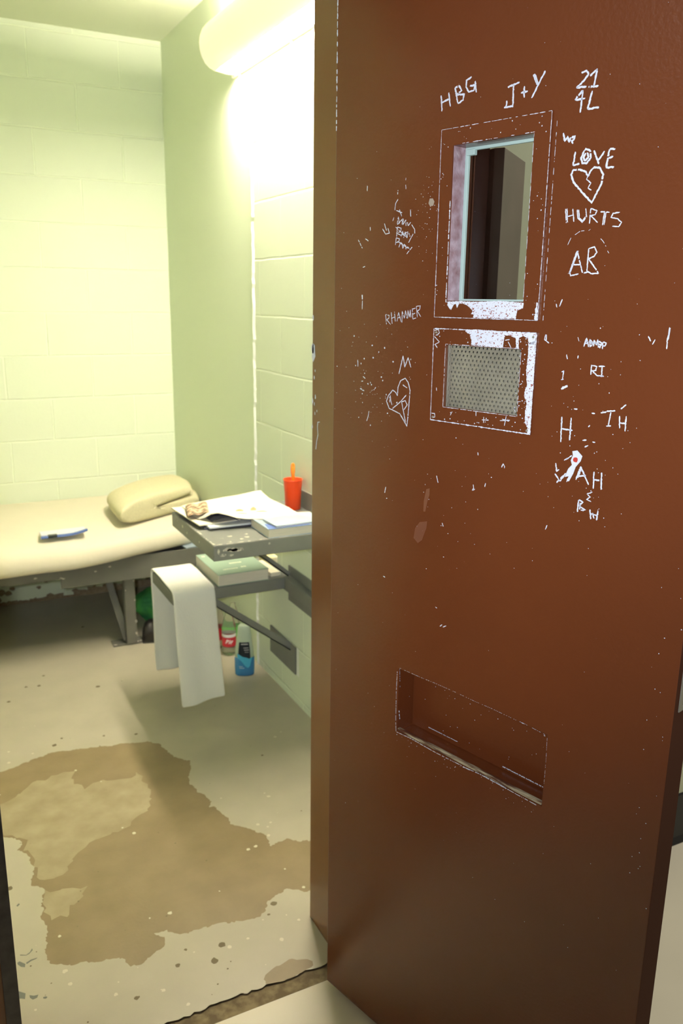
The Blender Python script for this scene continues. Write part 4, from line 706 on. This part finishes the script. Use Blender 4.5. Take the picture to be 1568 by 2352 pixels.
for f in ((0,3,2,1),(4,5,6,7),(0,1,5,4),(1,2,6,5),(2,3,7,6),(3,0,4,7)): bm.faces.new([vs[i] for i in f])
obj('leg_brace', bm, 'bunk_metal', bunk)
bm = bmesh.new(); bk(bm, 0.665, 0.800, 3.480, 3.545, 0.0, 0.008)
for x, yy in ((0.675, 3.487), (0.74, 3.486), (0.77, 3.486), (0.79, 3.49)):
    poly(bm, [(a-0.3, c-3.45, 0.0086) for a, c in blob(x, yy, 0.007, 8, 1.4)], 1)
obj('foot_plate', bm, ['bunk_metal', 'grey_worn'], bunk, bevel=0.002)
bm = bmesh.new(); bk(bm, -0.55, -0.50, 3.470, 3.510, 0.0, 0.405); obj('leg', bm, 'bunk_metal', bunk, bevel=0.003)
bm = bmesh.new(); bk(bm, 0.15, 0.235, 4.05, 4.10, 0.0, 0.405); obj('rear_support', bm, 'bunk_metal', bunk, bevel=0.003)
# mattress in a white sheet
bm = bmesh.new(); NX, NP = 44, 30
rings = []
for i in range(NX+1):
    t = i/NX; X = XL+0.03+(1.165-XL-0.03)*t
    back = YB-0.006
    k = max(0, (X-0.62)/0.55)
    front = 3.385+0.17*k**1.7
    low = 0.398 if X < 0.5 else 0.398+0.026*min(1, (X-0.5)/0.28)
    top = 0.530
    endt = min(1, (X-XL-0.03)/0.05) if X < XL+0.1 else min(1, (1.165-X)/0.04+0.0)
    endt = math.sqrt(max(0.0, 1-(1-endt)**2))
    sec = []
    zc = (top+low)/2; hz = (top-low)/2*(0.55+0.45*endt)
    rr = 0.052
    hang = max(front+0.030, 3.437); rise = max(low+0.003, 0.4235) if front+0.03 > 3.437 else low+0.003
    path = [(back, 0.4235), (3.470+0.17*k**1.7, 0.4235), (max(3.441, front+0.055), 0.4225), (hang, rise), (front+0.016, max(low+0.004, rise)), (front+0.004, low+0.018), (front, low+0.04), (front+0.006, low+0.068),
            (front+0.022, low+0.092), (front+0.05, top-0.024), (front+0.10, top-0.010), (front+0.17, top-0.003), (front+0.30, top), (front+0.5, top), (back-0.06, top), (back-0.012, top-0.008), (back, top-0.03)]
    path = [(y, max(zc-hz, min(zc+hz, zz))) for y, zz in path]
    rings.append([bm.verts.new((X, y, zz+0.0025*noise.noise(Vector((X*4, y*5, 0))))) for y, zz in path])
for a, b in zip(rings[:-1], rings[1:]):
    n = len(a)
    for j in range(n): bm.faces.new((a[j], a[(j+1) % n], b[(j+1) % n], b[j]))
bm.faces.new(rings[0][::-1]); bm.faces.new(rings[-1])
mt = obj('mattress', bm, 'sheet', smooth=True); tag(mt, 'thin bunk mattress wrapped in an off-white sheet', 'mattress')
ss = mt.modifiers.new('sub', 'SUBSURF'); ss.levels = 2; ss.render_levels = 2
# blue-white sheet of paper tucked at the edge
bm = bmesh.new(); box(bm, (-0.05, -0.045, 0), (0.045, 0.04, 0.004)); o = obj('writing_pad', bm, 'lightblue', loc=(1.04, 3.505, 0.4202), rot=(0, 0, 0.15))
tag(o, 'pale blue pad of paper on the bunk rail behind the desk', 'paper')

# folded tan blanket
def blanket():
    bm = bmesh.new(); c = 0.052
    out = []
    def layer(z_in, z_out): pass
    # closed profile in (u, z): rounded spine at u=0, two thick layers with a crease between
    prof = [(0.47, 0.000), (0.30, 0.000), (0.12, 0.000), (0.045, 0.004), (0.010, 0.022), (0.000, 0.048), (0.008, 0.078), (0.035, 0.103), (0.08, 0.117), (0.16, 0.127), (0.28, 0.130), (0.39, 0.126),
            (0.435, 0.116), (0.446, 0.098), (0.438, 0.082), (0.40, 0.072), (0.30, 0.061), (0.18, 0.054), (0.10, 0.050), (0.085, 0.0475), (0.10, 0.045), (0.18, 0.048), (0.30, 0.055), (0.40, 0.062), (0.455, 0.062), (0.485, 0.048), (0.492, 0.025), (0.485, 0.006)]
    nv = 12; R = []
    for k in range(nv+1):
        v = k/nv; dep = 0.36
        e = min(v, 1-v)*nv
        sh = {0: 0.86, 1: 0.97}.get(int(e), 1.0)
        sku = 0.02*math.sin(v*3)
        R.append([bm.verts.new((0.24+(u-0.24)*(sh if sh > 0.9 else 0.97)+sku*(u/0.5), v*dep+0.012*noise.noise(Vector((u*6, 0, v*2))), 0.066+(zz-0.066)*sh*(1.0-0.10*v)+0.006*noise.noise(Vector((u*7, v*4, zz*9))) if zz > 0.003 else 0.0)) for u, zz in prof])
    for a, b in zip(R[:-1], R[1:]):
        n = len(a)
        for j in range(n): bm.faces.new((a[j], a[(j+1) % n], b[(j+1) % n], b[j]))
    for ring_ in (R[0][::-1], R[-1]): bm.faces.new(ring_)
    bmesh.ops.triangulate(bm, faces=[f for f in bm.faces if len(f.verts) > 4])
    return bm
o = obj('blanket', blanket(), 'blanket', smooth=True, loc=(0.745, 3.505, 0.5325))
for v in o.data.vertices:
    u, w_ = v.co.x*1.05-0.03, v.co.y; v.co.z *= 0.93; v.co.x = u*0.86+w_*0.03; v.co.y = u*0.50+w_*0.98
tag(o, 'folded tan blanket at the wall end of the mattress', 'blanket')
ss = o.modifiers.new('sub', 'SUBSURF'); ss.levels = 2; ss.render_levels = 2

# booklet on the bed
bt = empty('booklet', 'thin booklet with a blue edge lying on the mattress', 'book', (0.49, 3.49, 0.5345), 0.0)
bm = bmesh.new(); Pq = [[(-0.09+0.18*i/10, -0.018+0.075*j/3*(1-0.3*abs(i/10-0.5)), 0.006+0.010*((i/10)-0.4)**2*4*0.3+0.004) for j in range(4)] for i in range(11)]
grid_sheet(bm, Pq, 0.004); obj('cover_page', bm, 'paper_white', bt)
bm = bmesh.new(); Pq = [[(-0.094+0.186*i/10, -0.032+0.016*j, 0.0085+0.014*max(0, (i/10)-0.5)**2*4) for j in range(2)] for i in range(11)]
grid_sheet(bm, Pq, 0.0082); obj('spine', bm, 'blue', bt, label='bright blue edge')
bm = bmesh.new(); box(bm, (-0.066, -0.034, 0.0), (-0.030, -0.012, 0.0115)); obj('clip', bm, 'black', bt, label='short black band', bevel=0.001)

# ------------------------------------------------------------------ towel over the shelf end
def towel():
    bm = bmesh.new()
    # path across Y: far hem -> shelf top -> near hem
    path = []
    for i in range(14): path.append((2.978+0.004*math.sin(i*0.5), 0.085+(0.470-0.085)*i/13))
    path += [(2.976, 0.489), (2.969, 0.501), (2.955, 0.507)]
    for i in range(1, 6): path.append((2.955-(2.955-2.70)*i/6, 0.5075+0.002*math.sin(i)))
    path += [(2.700, 0.506), (2.686, 0.501), (2.678, 0.488), (2.675, 0.470)]
    nn = 20
    for i in range(1, nn+1): path.append((2.675-0.030*(i/nn)**1.4, 0.470-(0.470-0.086)*i/nn))
    nx = 12; P0 = []
    for k, (y, zz) in enumerate(path):
        row = []
        nearside = k > 24
        for i in range(nx+1):
            t = i/nx; fr_ = max(0, (0.47-zz)/0.38)
            x = 0.7205+0.152*t
            if nearside: x += fr_*(0.012+0.006*(t-0.5)) 
            else: x = 0.7205+0.152*t*(1-0.15*fr_)+0.006*fr_
            w = 0.006*fr_*math.sin(t*9+zz*5+(1.5 if nearside else 0))+0.004*fr_*noise.noise(Vector((t*4, zz*6, 1)))
            dz = (0.018*t if nearside else 0)*fr_
            row.append(Vector((x, y+w, zz+dz)))
        P0.append(row)
    # thickness along the outward normal
    n = len(path); inner = []; outer = []
    for k in range(n):
        a = Vector((0, path[max(k-1, 0)][0], path[max(k-1, 0)][1])); b = Vector((0, path[min(k+1, n-1)][0], path[min(k+1, n-1)][1]))
        t = (b-a).normalized(); nr = Vector((0, -t.z, t.y)) if False else Vector((0, t.z, -t.y))
        # outward = away from the shelf centre
        cdir = Vector((0, path[k][0]-2.825, path[k][1]-0.40))
        if nr.dot(cdir) < 0: nr = -nr
        inner.append([bm.verts.new(p) for p in P0[k]]); outer.append([bm.verts.new(p+nr*0.010) for p in P0[k]])
    for k in range(n-1):
        for i in range(nx):
            bm.faces.new((inner[k][i], inner[k][i+1], inner[k+1][i+1], inner[k+1][i])); bm.faces.new((outer[k][i], outer[k+1][i], outer[k+1][i+1], outer[k][i+1]))
        bm.faces.new((inner[k][0], inner[k+1][0], outer[k+1][0], outer[k][0])); bm.faces.new((inner[k][-1], outer[k][-1], outer[k+1][-1], inner[k+1][-1]))
    for k in (0, n-1):
        for i in range(nx): bm.faces.new((inner[k][i], outer[k][i], outer[k][i+1], inner[k][i+1]))
    return bm
o = obj('towel', towel(), 'towel', smooth=True); tag(o, 'white towel draped over the end of the lower shelf', 'towel')
ss = o.modifiers.new('sub', 'SUBSURF'); ss.levels = 1; ss.render_levels = 2

# ------------------------------------------------------------------ things on the lower shelf
def book(name, label, w, dpt, h, loc, rz, cover, cat='book', pagemat='pages', group=None, ink=(), bend=0.0):
    e = empty(name, label, cat, loc, rz, group)
    c = 0.0022
    bm = bmesh.new(); box(bm, (0.0, 0.0, c), (w, dpt, h-c)); obj('pages', bm, pagemat, e)
    bm = bmesh.new(); N = 12
    P_ = [[(-0.001+(w+0.002)*i/N, -0.001+(dpt+0.002)*j/4, h+bend*math.sin(math.pi*i/N)) for j in range(5)] for i in range(N+1)]
    grid_sheet(bm, P_, c)
    for q in ink: poly(bm, q, 1)
    obj('front_cover', bm, [cover, 'cream_ink'], e)
    bm = bmesh.new(); box(bm, (-0.001, -0.001, 0), (w+0.001, dpt+0.001, c)); obj('back_cover', bm, cover, e)
    return e
ink = []
for x0, x1, yy, hh in ((0.035, 0.085, 0.045, 0.008), (0.105, 0.122, 0.050, 0.011), (0.08, 0.12, 0.105, 0.012), (0.012, 0.022, 0.225, 0.012)):
    x = x0
    while x < x1:
        w = rnd.uniform(0.003, 0.007); ink.append([(x, yy, 0.0446), (x+w, yy, 0.0446), (x+w, yy+hh, 0.0446), (x, yy+hh, 0.0446)]); x += w+0.0018
gb = book('paperback_book', 'thick sage green paperback lying on the lower shelf', 0.190, 0.262, 0.044, (0.893, 2.697, 0.5003), 0.0, 'greenbook', ink=ink)
bm = bmesh.new(); box(bm, (-0.02, -0.08, 0), (0.02, 0.08, 0.016)); o = obj('folded_papers', bm, 'paper', loc=(1.118, 2.80, 0.5003), rot=(0, 0, 0.05), bevel=0.002)
tag(o, 'cream folded papers between the green paperback and the wall rail', 'paper')
bm = bmesh.new(); box(bm, (-0.024, -0.05, 0), (0.018, 0.05, 0.040)); o = obj('packet', bm, 'white_plastic', loc=(1.160, 2.88, 0.5005), rot=(0, 0, 0.0), bevel=0.006)
tag(o, 'yellow and white packet at the wall end of the lower shelf', 'packet')

# ------------------------------------------------------------------ things on the desk
def sheet_from(rows, thick, mats, name, label=None, parent=None, sub=1):
    bm = bmesh.new(); grid_sheet(bm, rows, thick)
    o = obj(name, bm, mats, parent, smooth=True, label=label); return o
zt = DZ+0.0006
# magazines under the newspaper
o = None
def slab(name, label, cat, corners, z0, h, m, group=None, bevel=0.0008):
    bm = bmesh.new(); prism(bm, corners, z0, z0+h); o = obj(name, bm, m, bevel=bevel); return tag(o, label, cat, group)
slab('magazine', 'dark backed magazine at the bottom of the pile on the desk', 'magazine', [(0.772, 2.462), (0.930, 2.440), (0.975, 2.70), (0.765, 2.705)], zt, 0.006, 'dark_print', 'magazines on the desk')
slab('magazine.001', 'white magazine edge sticking out of the pile on the desk', 'magazine', [(0.783, 2.437), (0.926, 2.440), (0.99, 2.69), (0.782, 2.69)], zt+0.0063, 0.006, 'paper_white', 'magazines on the desk')
slab('magazine.002', 'cream magazine overhanging the far left desk edge', 'magazine', [(0.757, 2.462), (0.90, 2.48), (0.95, 2.712), (0.738, 2.722)], zt+0.0126, 0.004, 'paper', 'magazines on the desk')
zn = zt+0.0170
def rowsfn(fn, ni, nj): return [[fn(i/ni, j/nj) for j in range(nj+1)] for i in range(ni+1)]
# curled colour section
def curl(u, v):
    x = 0.741+0.105*u+0.035*v; y = 2.535+0.145*v-0.02*u
    z_ = 0.811+0.013*math.sin(math.pi*min(1, u*1.05))**0.8*(1-0.3*v)+0.004*math.sin(u*13)+0.003*v
    return Vector((x, y, z_))
cs = sheet_from(rowsfn(curl, 14, 8), 0.0022, 'print', 'newspaper_section')
tag(cs, 'curled colour newspaper section sticking out at the left', 'newspaper')
# big folded sheet
def big(u, v):
    # u: along the near edge left->right, v: near->far
    near = [(0.772, 2.523, 0.8055), (0.788, 2.500, 0.815), (0.803, 2.482, 0.830), (0.816, 2.455, 0.838), (0.837, 2.433, 0.835), (0.865, 2.430, 0.824), (0.895, 2.428, 0.817), (0.957, 2.394, 0.8165), (1.02, 2.385, 0.8185), (1.078, 2.385, 0.8205)]
    far = [(0.772, 2.715, 0.8055), (0.800, 2.715, 0.812), (0.849, 2.692, 0.822), (0.880, 2.685, 0.827), (0.907, 2.680, 0.831), (0.950, 2.660, 0.839), (0.985, 2.645, 0.847), (1.028, 2.625, 0.857), (1.040, 2.570, 0.838), (1.082, 2.500, 0.818)]
    def ev(L):
        t = u*(len(L)-1); i = min(int(t), len(L)-2); f = t-i
        f = f*f*(3-2*f)*0.3+f*0.7
        return Vector(L[i]).lerp(Vector(L[i+1]), f)
    a, b = ev(near), ev(far); p = a.lerp(b, v)
    p.z = max(0.8045, p.z-0.012*math.sin(math.pi*v)*(1 if 0.5 < u < 0.85 else 0.15)*0.8)
    return p
nb = bmesh.new(); rows = rowsfn(big, 32, 14); grid_sheet(nb, rows, 0.0014)
def on_big(u, v): p = big(u, v); return Vector((p.x, p.y, p.z+0.0007))
for u0, u1, v0, v1 in ((0.56, 0.64, 0.36, 0.46), (0.58, 0.68, 0.24, 0.28), (0.70, 0.73, 0.38, 0.52), (0.73, 0.80, 0.32, 0.36)):
    n = 5
    for i in range(n):
        a, b = u0+(u1-u0)*i/n, u0+(u1-u0)*(i+1)/n; w = 0.5+0.5*math.sin(math.pi*(i+0.5)/n)
        poly(nb, [on_big(a, v0), on_big(b, v0), on_big(b, v0+(v1-v0)*w), on_big(a, v0+(v1-v0)*w)], 1)
nw = obj('newspaper', nb, ['paper', 'brown_ink'], smooth=True); tag(nw, 'cream folded newspaper draped over the pile on the desk', 'newspaper')
bm = bmesh.new(); grid_sheet(bm, rowsfn(lambda u, v: Vector((0.800+0.085*u, 2.470-0.025*u+0.15*v, 0.8065+0.015*math.sin(math.pi*u))), 8, 4), 0.001)
o = obj('newspaper_section.001', bm, 'dark_print', smooth=True); tag(o, 'dark printed newspaper pages inside the curl of the folded sheet', 'newspaper')

b2 = book('hardback_book', 'thick book with a blue cover on the desk by the door', 0.17, 0.150, 0.029, (0.921, 2.286, zt-0.0003), 0.0, 'lightblue')
bm = bmesh.new(); poly(bm, [(0.0, 0.0, 0.0296), (0.14, 0.0, 0.0296), (0.14, 0.035, 0.0296), (0.01, 0.06, 0.0296)]); obj('cover_band', bm, 'blue', b2)
e = empty('notebook', 'thin pale notebook on top of the blue-covered book', 'notebook', (0.948, 2.290, zt+0.0300), 0.02)
bm = bmesh.new(); prism(bm, [(0, 0), (0.19, 0.004), (0.165, 0.118), (-0.004, 0.098)], 0.0, 0.004); obj('pages', bm, 'paper_white', e)
bm = bmesh.new(); prism(bm, [(-0.001, -0.001), (0.191, 0.003), (0.166, 0.119), (-0.005, 0.099)], 0.0041, 0.0053); obj('front_cover', bm, 'lightblue', e)

# orange cup with a spoon-like handle standing in it
cup = empty('cup', 'orange-red plastic cup standing on the desk against the wall', 'cup', (1.139, 2.60, zt))
cup.scale = (1.05, 1.05, 1.05)
def lat(name, prof, m, parent, n=32, **k):
    bm = bmesh.new(); lathe(bm, prof, n, **k); return obj(name, bm, m, parent, smooth=True)
bm = bmesh.new(); lathe(bm, [(0.0005, 0.0), (0.0245, 0.0), (0.026, 0.002), (0.0275, 0.05), (0.0315, 0.098), (0.0325, 0.1005), (0.0312, 0.1015), (0.0298, 0.099), (0.0262, 0.05), (0.0245, 0.006), (0.0005, 0.005)], 36, cap=False)
obj('cup_body', bm, 'orange', cup, smooth=True)
sp_ = empty('spoon', 'bright orange plastic spoon standing in the cup', 'spoon', (1.139, 2.60, zt+0.007))
bm = bmesh.new(); tube(bm, [(0.004, 0, 0.0), (0.003, 0, 0.06), (0.0, 0.0, 0.12), (0, 0, 0.142)], 0.006, 10); obj('stem', bm, 'orange2', sp_, smooth=True)
bm = bmesh.new(); lathe(bm, [(0.001, -0.032), (0.0055, -0.028), (0.0082, -0.015), (0.0082, 0.0), (0.0072, 0.010), (0.004, 0.0145), (0.001, 0.0155)], 18, sy=0.45)
bmesh.ops.translate(bm, verts=bm.verts, vec=(0, 0, 0.140)); obj('handle_end', bm, 'orange2', sp_, smooth=True)
slab('card', 'small white card lying in front of the orange cup', 'card', [(1.118, 2.520), (1.165, 2.497), (1.173, 2.530), (1.128, 2.541)], zt, 0.002, 'paper', bevel=0)
bm = bmesh.new(); tube(bm, [(-0.02, 0.01, 0.004), (0.012, -0.004, 0.004)], 0.0035, 6); o = obj('crayon', bm, 'yellow', loc=(1.098, 2.522, zt)); tag(o, 'short yellow crayon beside the white card on the desk', 'crayon')

# ------------------------------------------------------------------ bottles on the floor by the wall
def text_mesh(name, txt, size, m, parent, R, zc, phi, extrude=0.0003):
    cu = bpy.data.curves.new(name, 'FONT'); cu.body = txt; cu.size = size; cu.align_x = 'CENTER'; cu.align_y = 'CENTER'; cu.extrude = extrude; cu.shear = 0.3; cu.offset = size*0.03
    tmp = bpy.data.objects.new('tmp', cu); COL.objects.link(tmp)
    dg = bpy.context.evaluated_depsgraph_get(); me = bpy.data.meshes.new_from_object(tmp.evaluated_get(dg)); bpy.data.objects.remove(tmp)
    for v in me.vertices:
        a = phi + v.co.x/R; v.co = Vector(((R+0.0004+v.co.z)*math.cos(a), (R+0.0004+v.co.z)*math.sin(a), zc+v.co.y))
    me.materials.clear(); me.materials.append(M[m])
    o = bpy.data.objects.new(name, me); COL.objects.link(o); o.parent = parent; return o
def soda(label, loc, rz, lm, txt=None, cap='cap_red'):
    e = empty('soda_bottle', label, 'bottle', loc, rz, None)
    bm = bmesh.new(); lathe(bm, [(0.001, 0.006), (0.012, 0.002), (0.022, 0.0), (0.029, 0.005), (0.0315, 0.016), (0.0315, 0.035), (0.0300, 0.040), (0.0300, 0.10), (0.0315, 0.106), (0.030, 0.125), (0.024, 0.155), (0.0155, 0.185), (0.0125, 0.196), (0.0125, 0.203)], 32)
    obj('bottle_body', bm, 'clear', e, smooth=True)
    bm = bmesh.new(); lathe(bm, [(0.0308, 0.043), (0.0308, 0.085), (0.0308, 0.0855), (0.0308, 0.099)], 32, mi=[0, 0, 1], cap=False)
    obj('bottle_label', bm, [lm, 'white_label' if txt else lm], e, smooth=True)
    if cap:
     bm = bmesh.new(); lathe(bm, [(0.0142, 0.196), (0.0146, 0.198), (0.0146, 0.210), (0.013, 0.212)], 20); obj('cap', bm, cap, e, smooth=True)
    if txt: text_mesh('label_text', txt, 0.026, 'white_label', e, 0.0308, 0.066, math.radians(-112))
    return e
soda('clear soda bottle with a red and white label, nearest the blue gel bottle', (1.102, 3.205, 0), 0, 'red_label', 'Big', cap='white_label')
soda('clear soda bottle with a red label standing behind another one with the same label', (1.082, 3.292, 0), 2.0, 'red_label')
soda('soda bottle with a green label, farthest back by the wall', (1.1465, 3.275, 0), 0, 'green_label', cap=None)
sh = empty('body_wash_bottle', 'tall frosted bottle with blue gel in the bottom and a black label', 'bottle', (1.091, 2.985, 0), math.radians(-22))
def oval(bm, prof, n=28):
    rings = []
    for rx, ry, zz in prof:
        rings.append([bm.verts.new((rx*abs(math.cos(a))**0.8*(1 if math.cos(a) > 0 else -1), ry*math.sin(a), zz)) for a in [2*math.pi*i/n for i in range(n)]])
    for a, b in zip(rings[:-1], rings[1:]):
        for i in range(n): bm.faces.new((a[i], a[(i+1) % n], b[(i+1) % n], b[i]))
    bm.faces.new(rings[0][::-1]); bm.faces.new(rings[-1])
bm = bmesh.new(); oval(bm, [(0.036, 0.020, 0.0), (0.0385, 0.022, 0.003), (0.040, 0.022, 0.03), (0.0405, 0.022, 0.07), (0.0395, 0.021, 0.079)]); obj('gel_base', bm, 'blue_liquid', sh, smooth=True)
bm = bmesh.new(); oval(bm, [(0.039, 0.021, 0.0795), (0.037, 0.021, 0.11), (0.031, 0.019, 0.16), (0.0265, 0.017, 0.195), (0.024, 0.015, 0.212), (0.017, 0.011, 0.219)]); obj('bottle_body', bm, 'frost', sh, smooth=True)
def front_patch(bm, pts, mi, lift=0.0):
    vs = []
    for x, zz in pts:
        rx = 0.040 if zz < 0.08 else 0.040-0.0125*(zz-0.08)/0.115; ry = 0.0225 if zz < 0.08 else 0.0222-0.0045*(zz-0.08)/0.115
        q = min(0.999, (abs(x)/rx)); sn = math.sqrt(max(0, 1-(q**1.25)**2))
        vs.append((x, -ry*sn-0.0012-lift, zz))
    poly(bm, vs, mi)
bm = bmesh.new()
for i in range(6):
    a, b = -0.022+0.044*i/6, -0.022+0.044*(i+1)/6
    front_patch(bm, [(a*1.15, 0.085-(0.014*i/6)), (b*1.15, 0.085-(0.014*(i+1)/6)), (b*1.05, 0.118), (b*0.9, 0.148), (a*0.9, 0.148), (a*1.05, 0.118)], 0)
front_patch(bm, [(-0.028, 0.100), (-0.028, 0.082), (-0.010, 0.066), (0.004, 0.046), (0.014, 0.038), (0.022, 0.045), (0.030, 0.075), (0.030, 0.084), (0.020, 0.078), (0.010, 0.083), (-0.008, 0.088)], 1, 0.0035)
for zz, x0, x1, h in ((0.139, -0.012, 0.014, 0.005), (0.124, -0.002, 0.018, 0.003), (0.115, 0.0, 0.018, 0.003), (0.106, 0.003, 0.018, 0.002), (0.044, -0.022, -0.006, 0.002), (0.037, -0.020, -0.002, 0.002)):
    x = x0
    while x < x1: front_patch(bm, [(x, zz), (x+0.0028, zz), (x+0.0028, zz+h), (x, zz+h)], 2, 0.0042); x += 0.0040
obj('bottle_label', bm, ['black', 'sky', 'white_label'], sh)

# ------------------------------------------------------------------ green bag and shoe under the bunk
bm = bmesh.new(); bmesh.ops.create_icosphere(bm, subdivisions=5, radius=1)
for v in bm.verts:
    p = v.co.copy(); k = 1+0.20*noise.noise(p*1.6+Vector((3, 1, 2)))+0.10*abs(noise.noise(p*4.5))+0.03*noise.noise(p*11)
    v.co = Vector((p.x*0.135*k, p.y*0.11*k, max(-0.075, p.z*0.085*k)+0.075))
o = obj('laundry_bag', bm, 'green_cloth', smooth=True, loc=(0.965, 3.745, 0.0)); tag(o, 'crumpled green cloth bag on the floor under the bunk', 'bag')
sho = empty('shoe', 'black shoe lying in front of the green bag under the bunk', 'shoe', (0.850, 3.555, 0), math.radians(72))
bm = bmesh.new(); secs = [(-0.10, 0.026, 0.055), (-0.085, 0.033, 0.075), (-0.05, 0.034, 0.080), (-0.01, 0.032, 0.068), (0.03, 0.036, 0.050), (0.065, 0.037, 0.040), (0.09, 0.028, 0.032), (0.10, 0.012, 0.024)]
R = []
for x, w, h in secs: R.append([bm.verts.new((x, w*math.cos(a), 0.012+h*max(0, math.sin(a))**0.7 if math.sin(a) > 0 else 0.012)) for a in [2*math.pi*i/16 for i in range(16)]])
for a, b in zip(R[:-1], R[1:]):
    for i in range(16): bm.faces.new((a[i], a[(i+1) % 16], b[(i+1) % 16], b[i]))
bm.faces.new(R[0][::-1]); bm.faces.new(R[-1]); obj('upper', bm, 'shoe', sho, smooth=True)
bm = bmesh.new(); prism(bm, [(x, w*1.05) for x, w, h in secs]+[(x, -w*1.05) for x, w, h in secs[::-1]], 0.0, 0.0118); obj('sole', bm, 'base_black', sho)
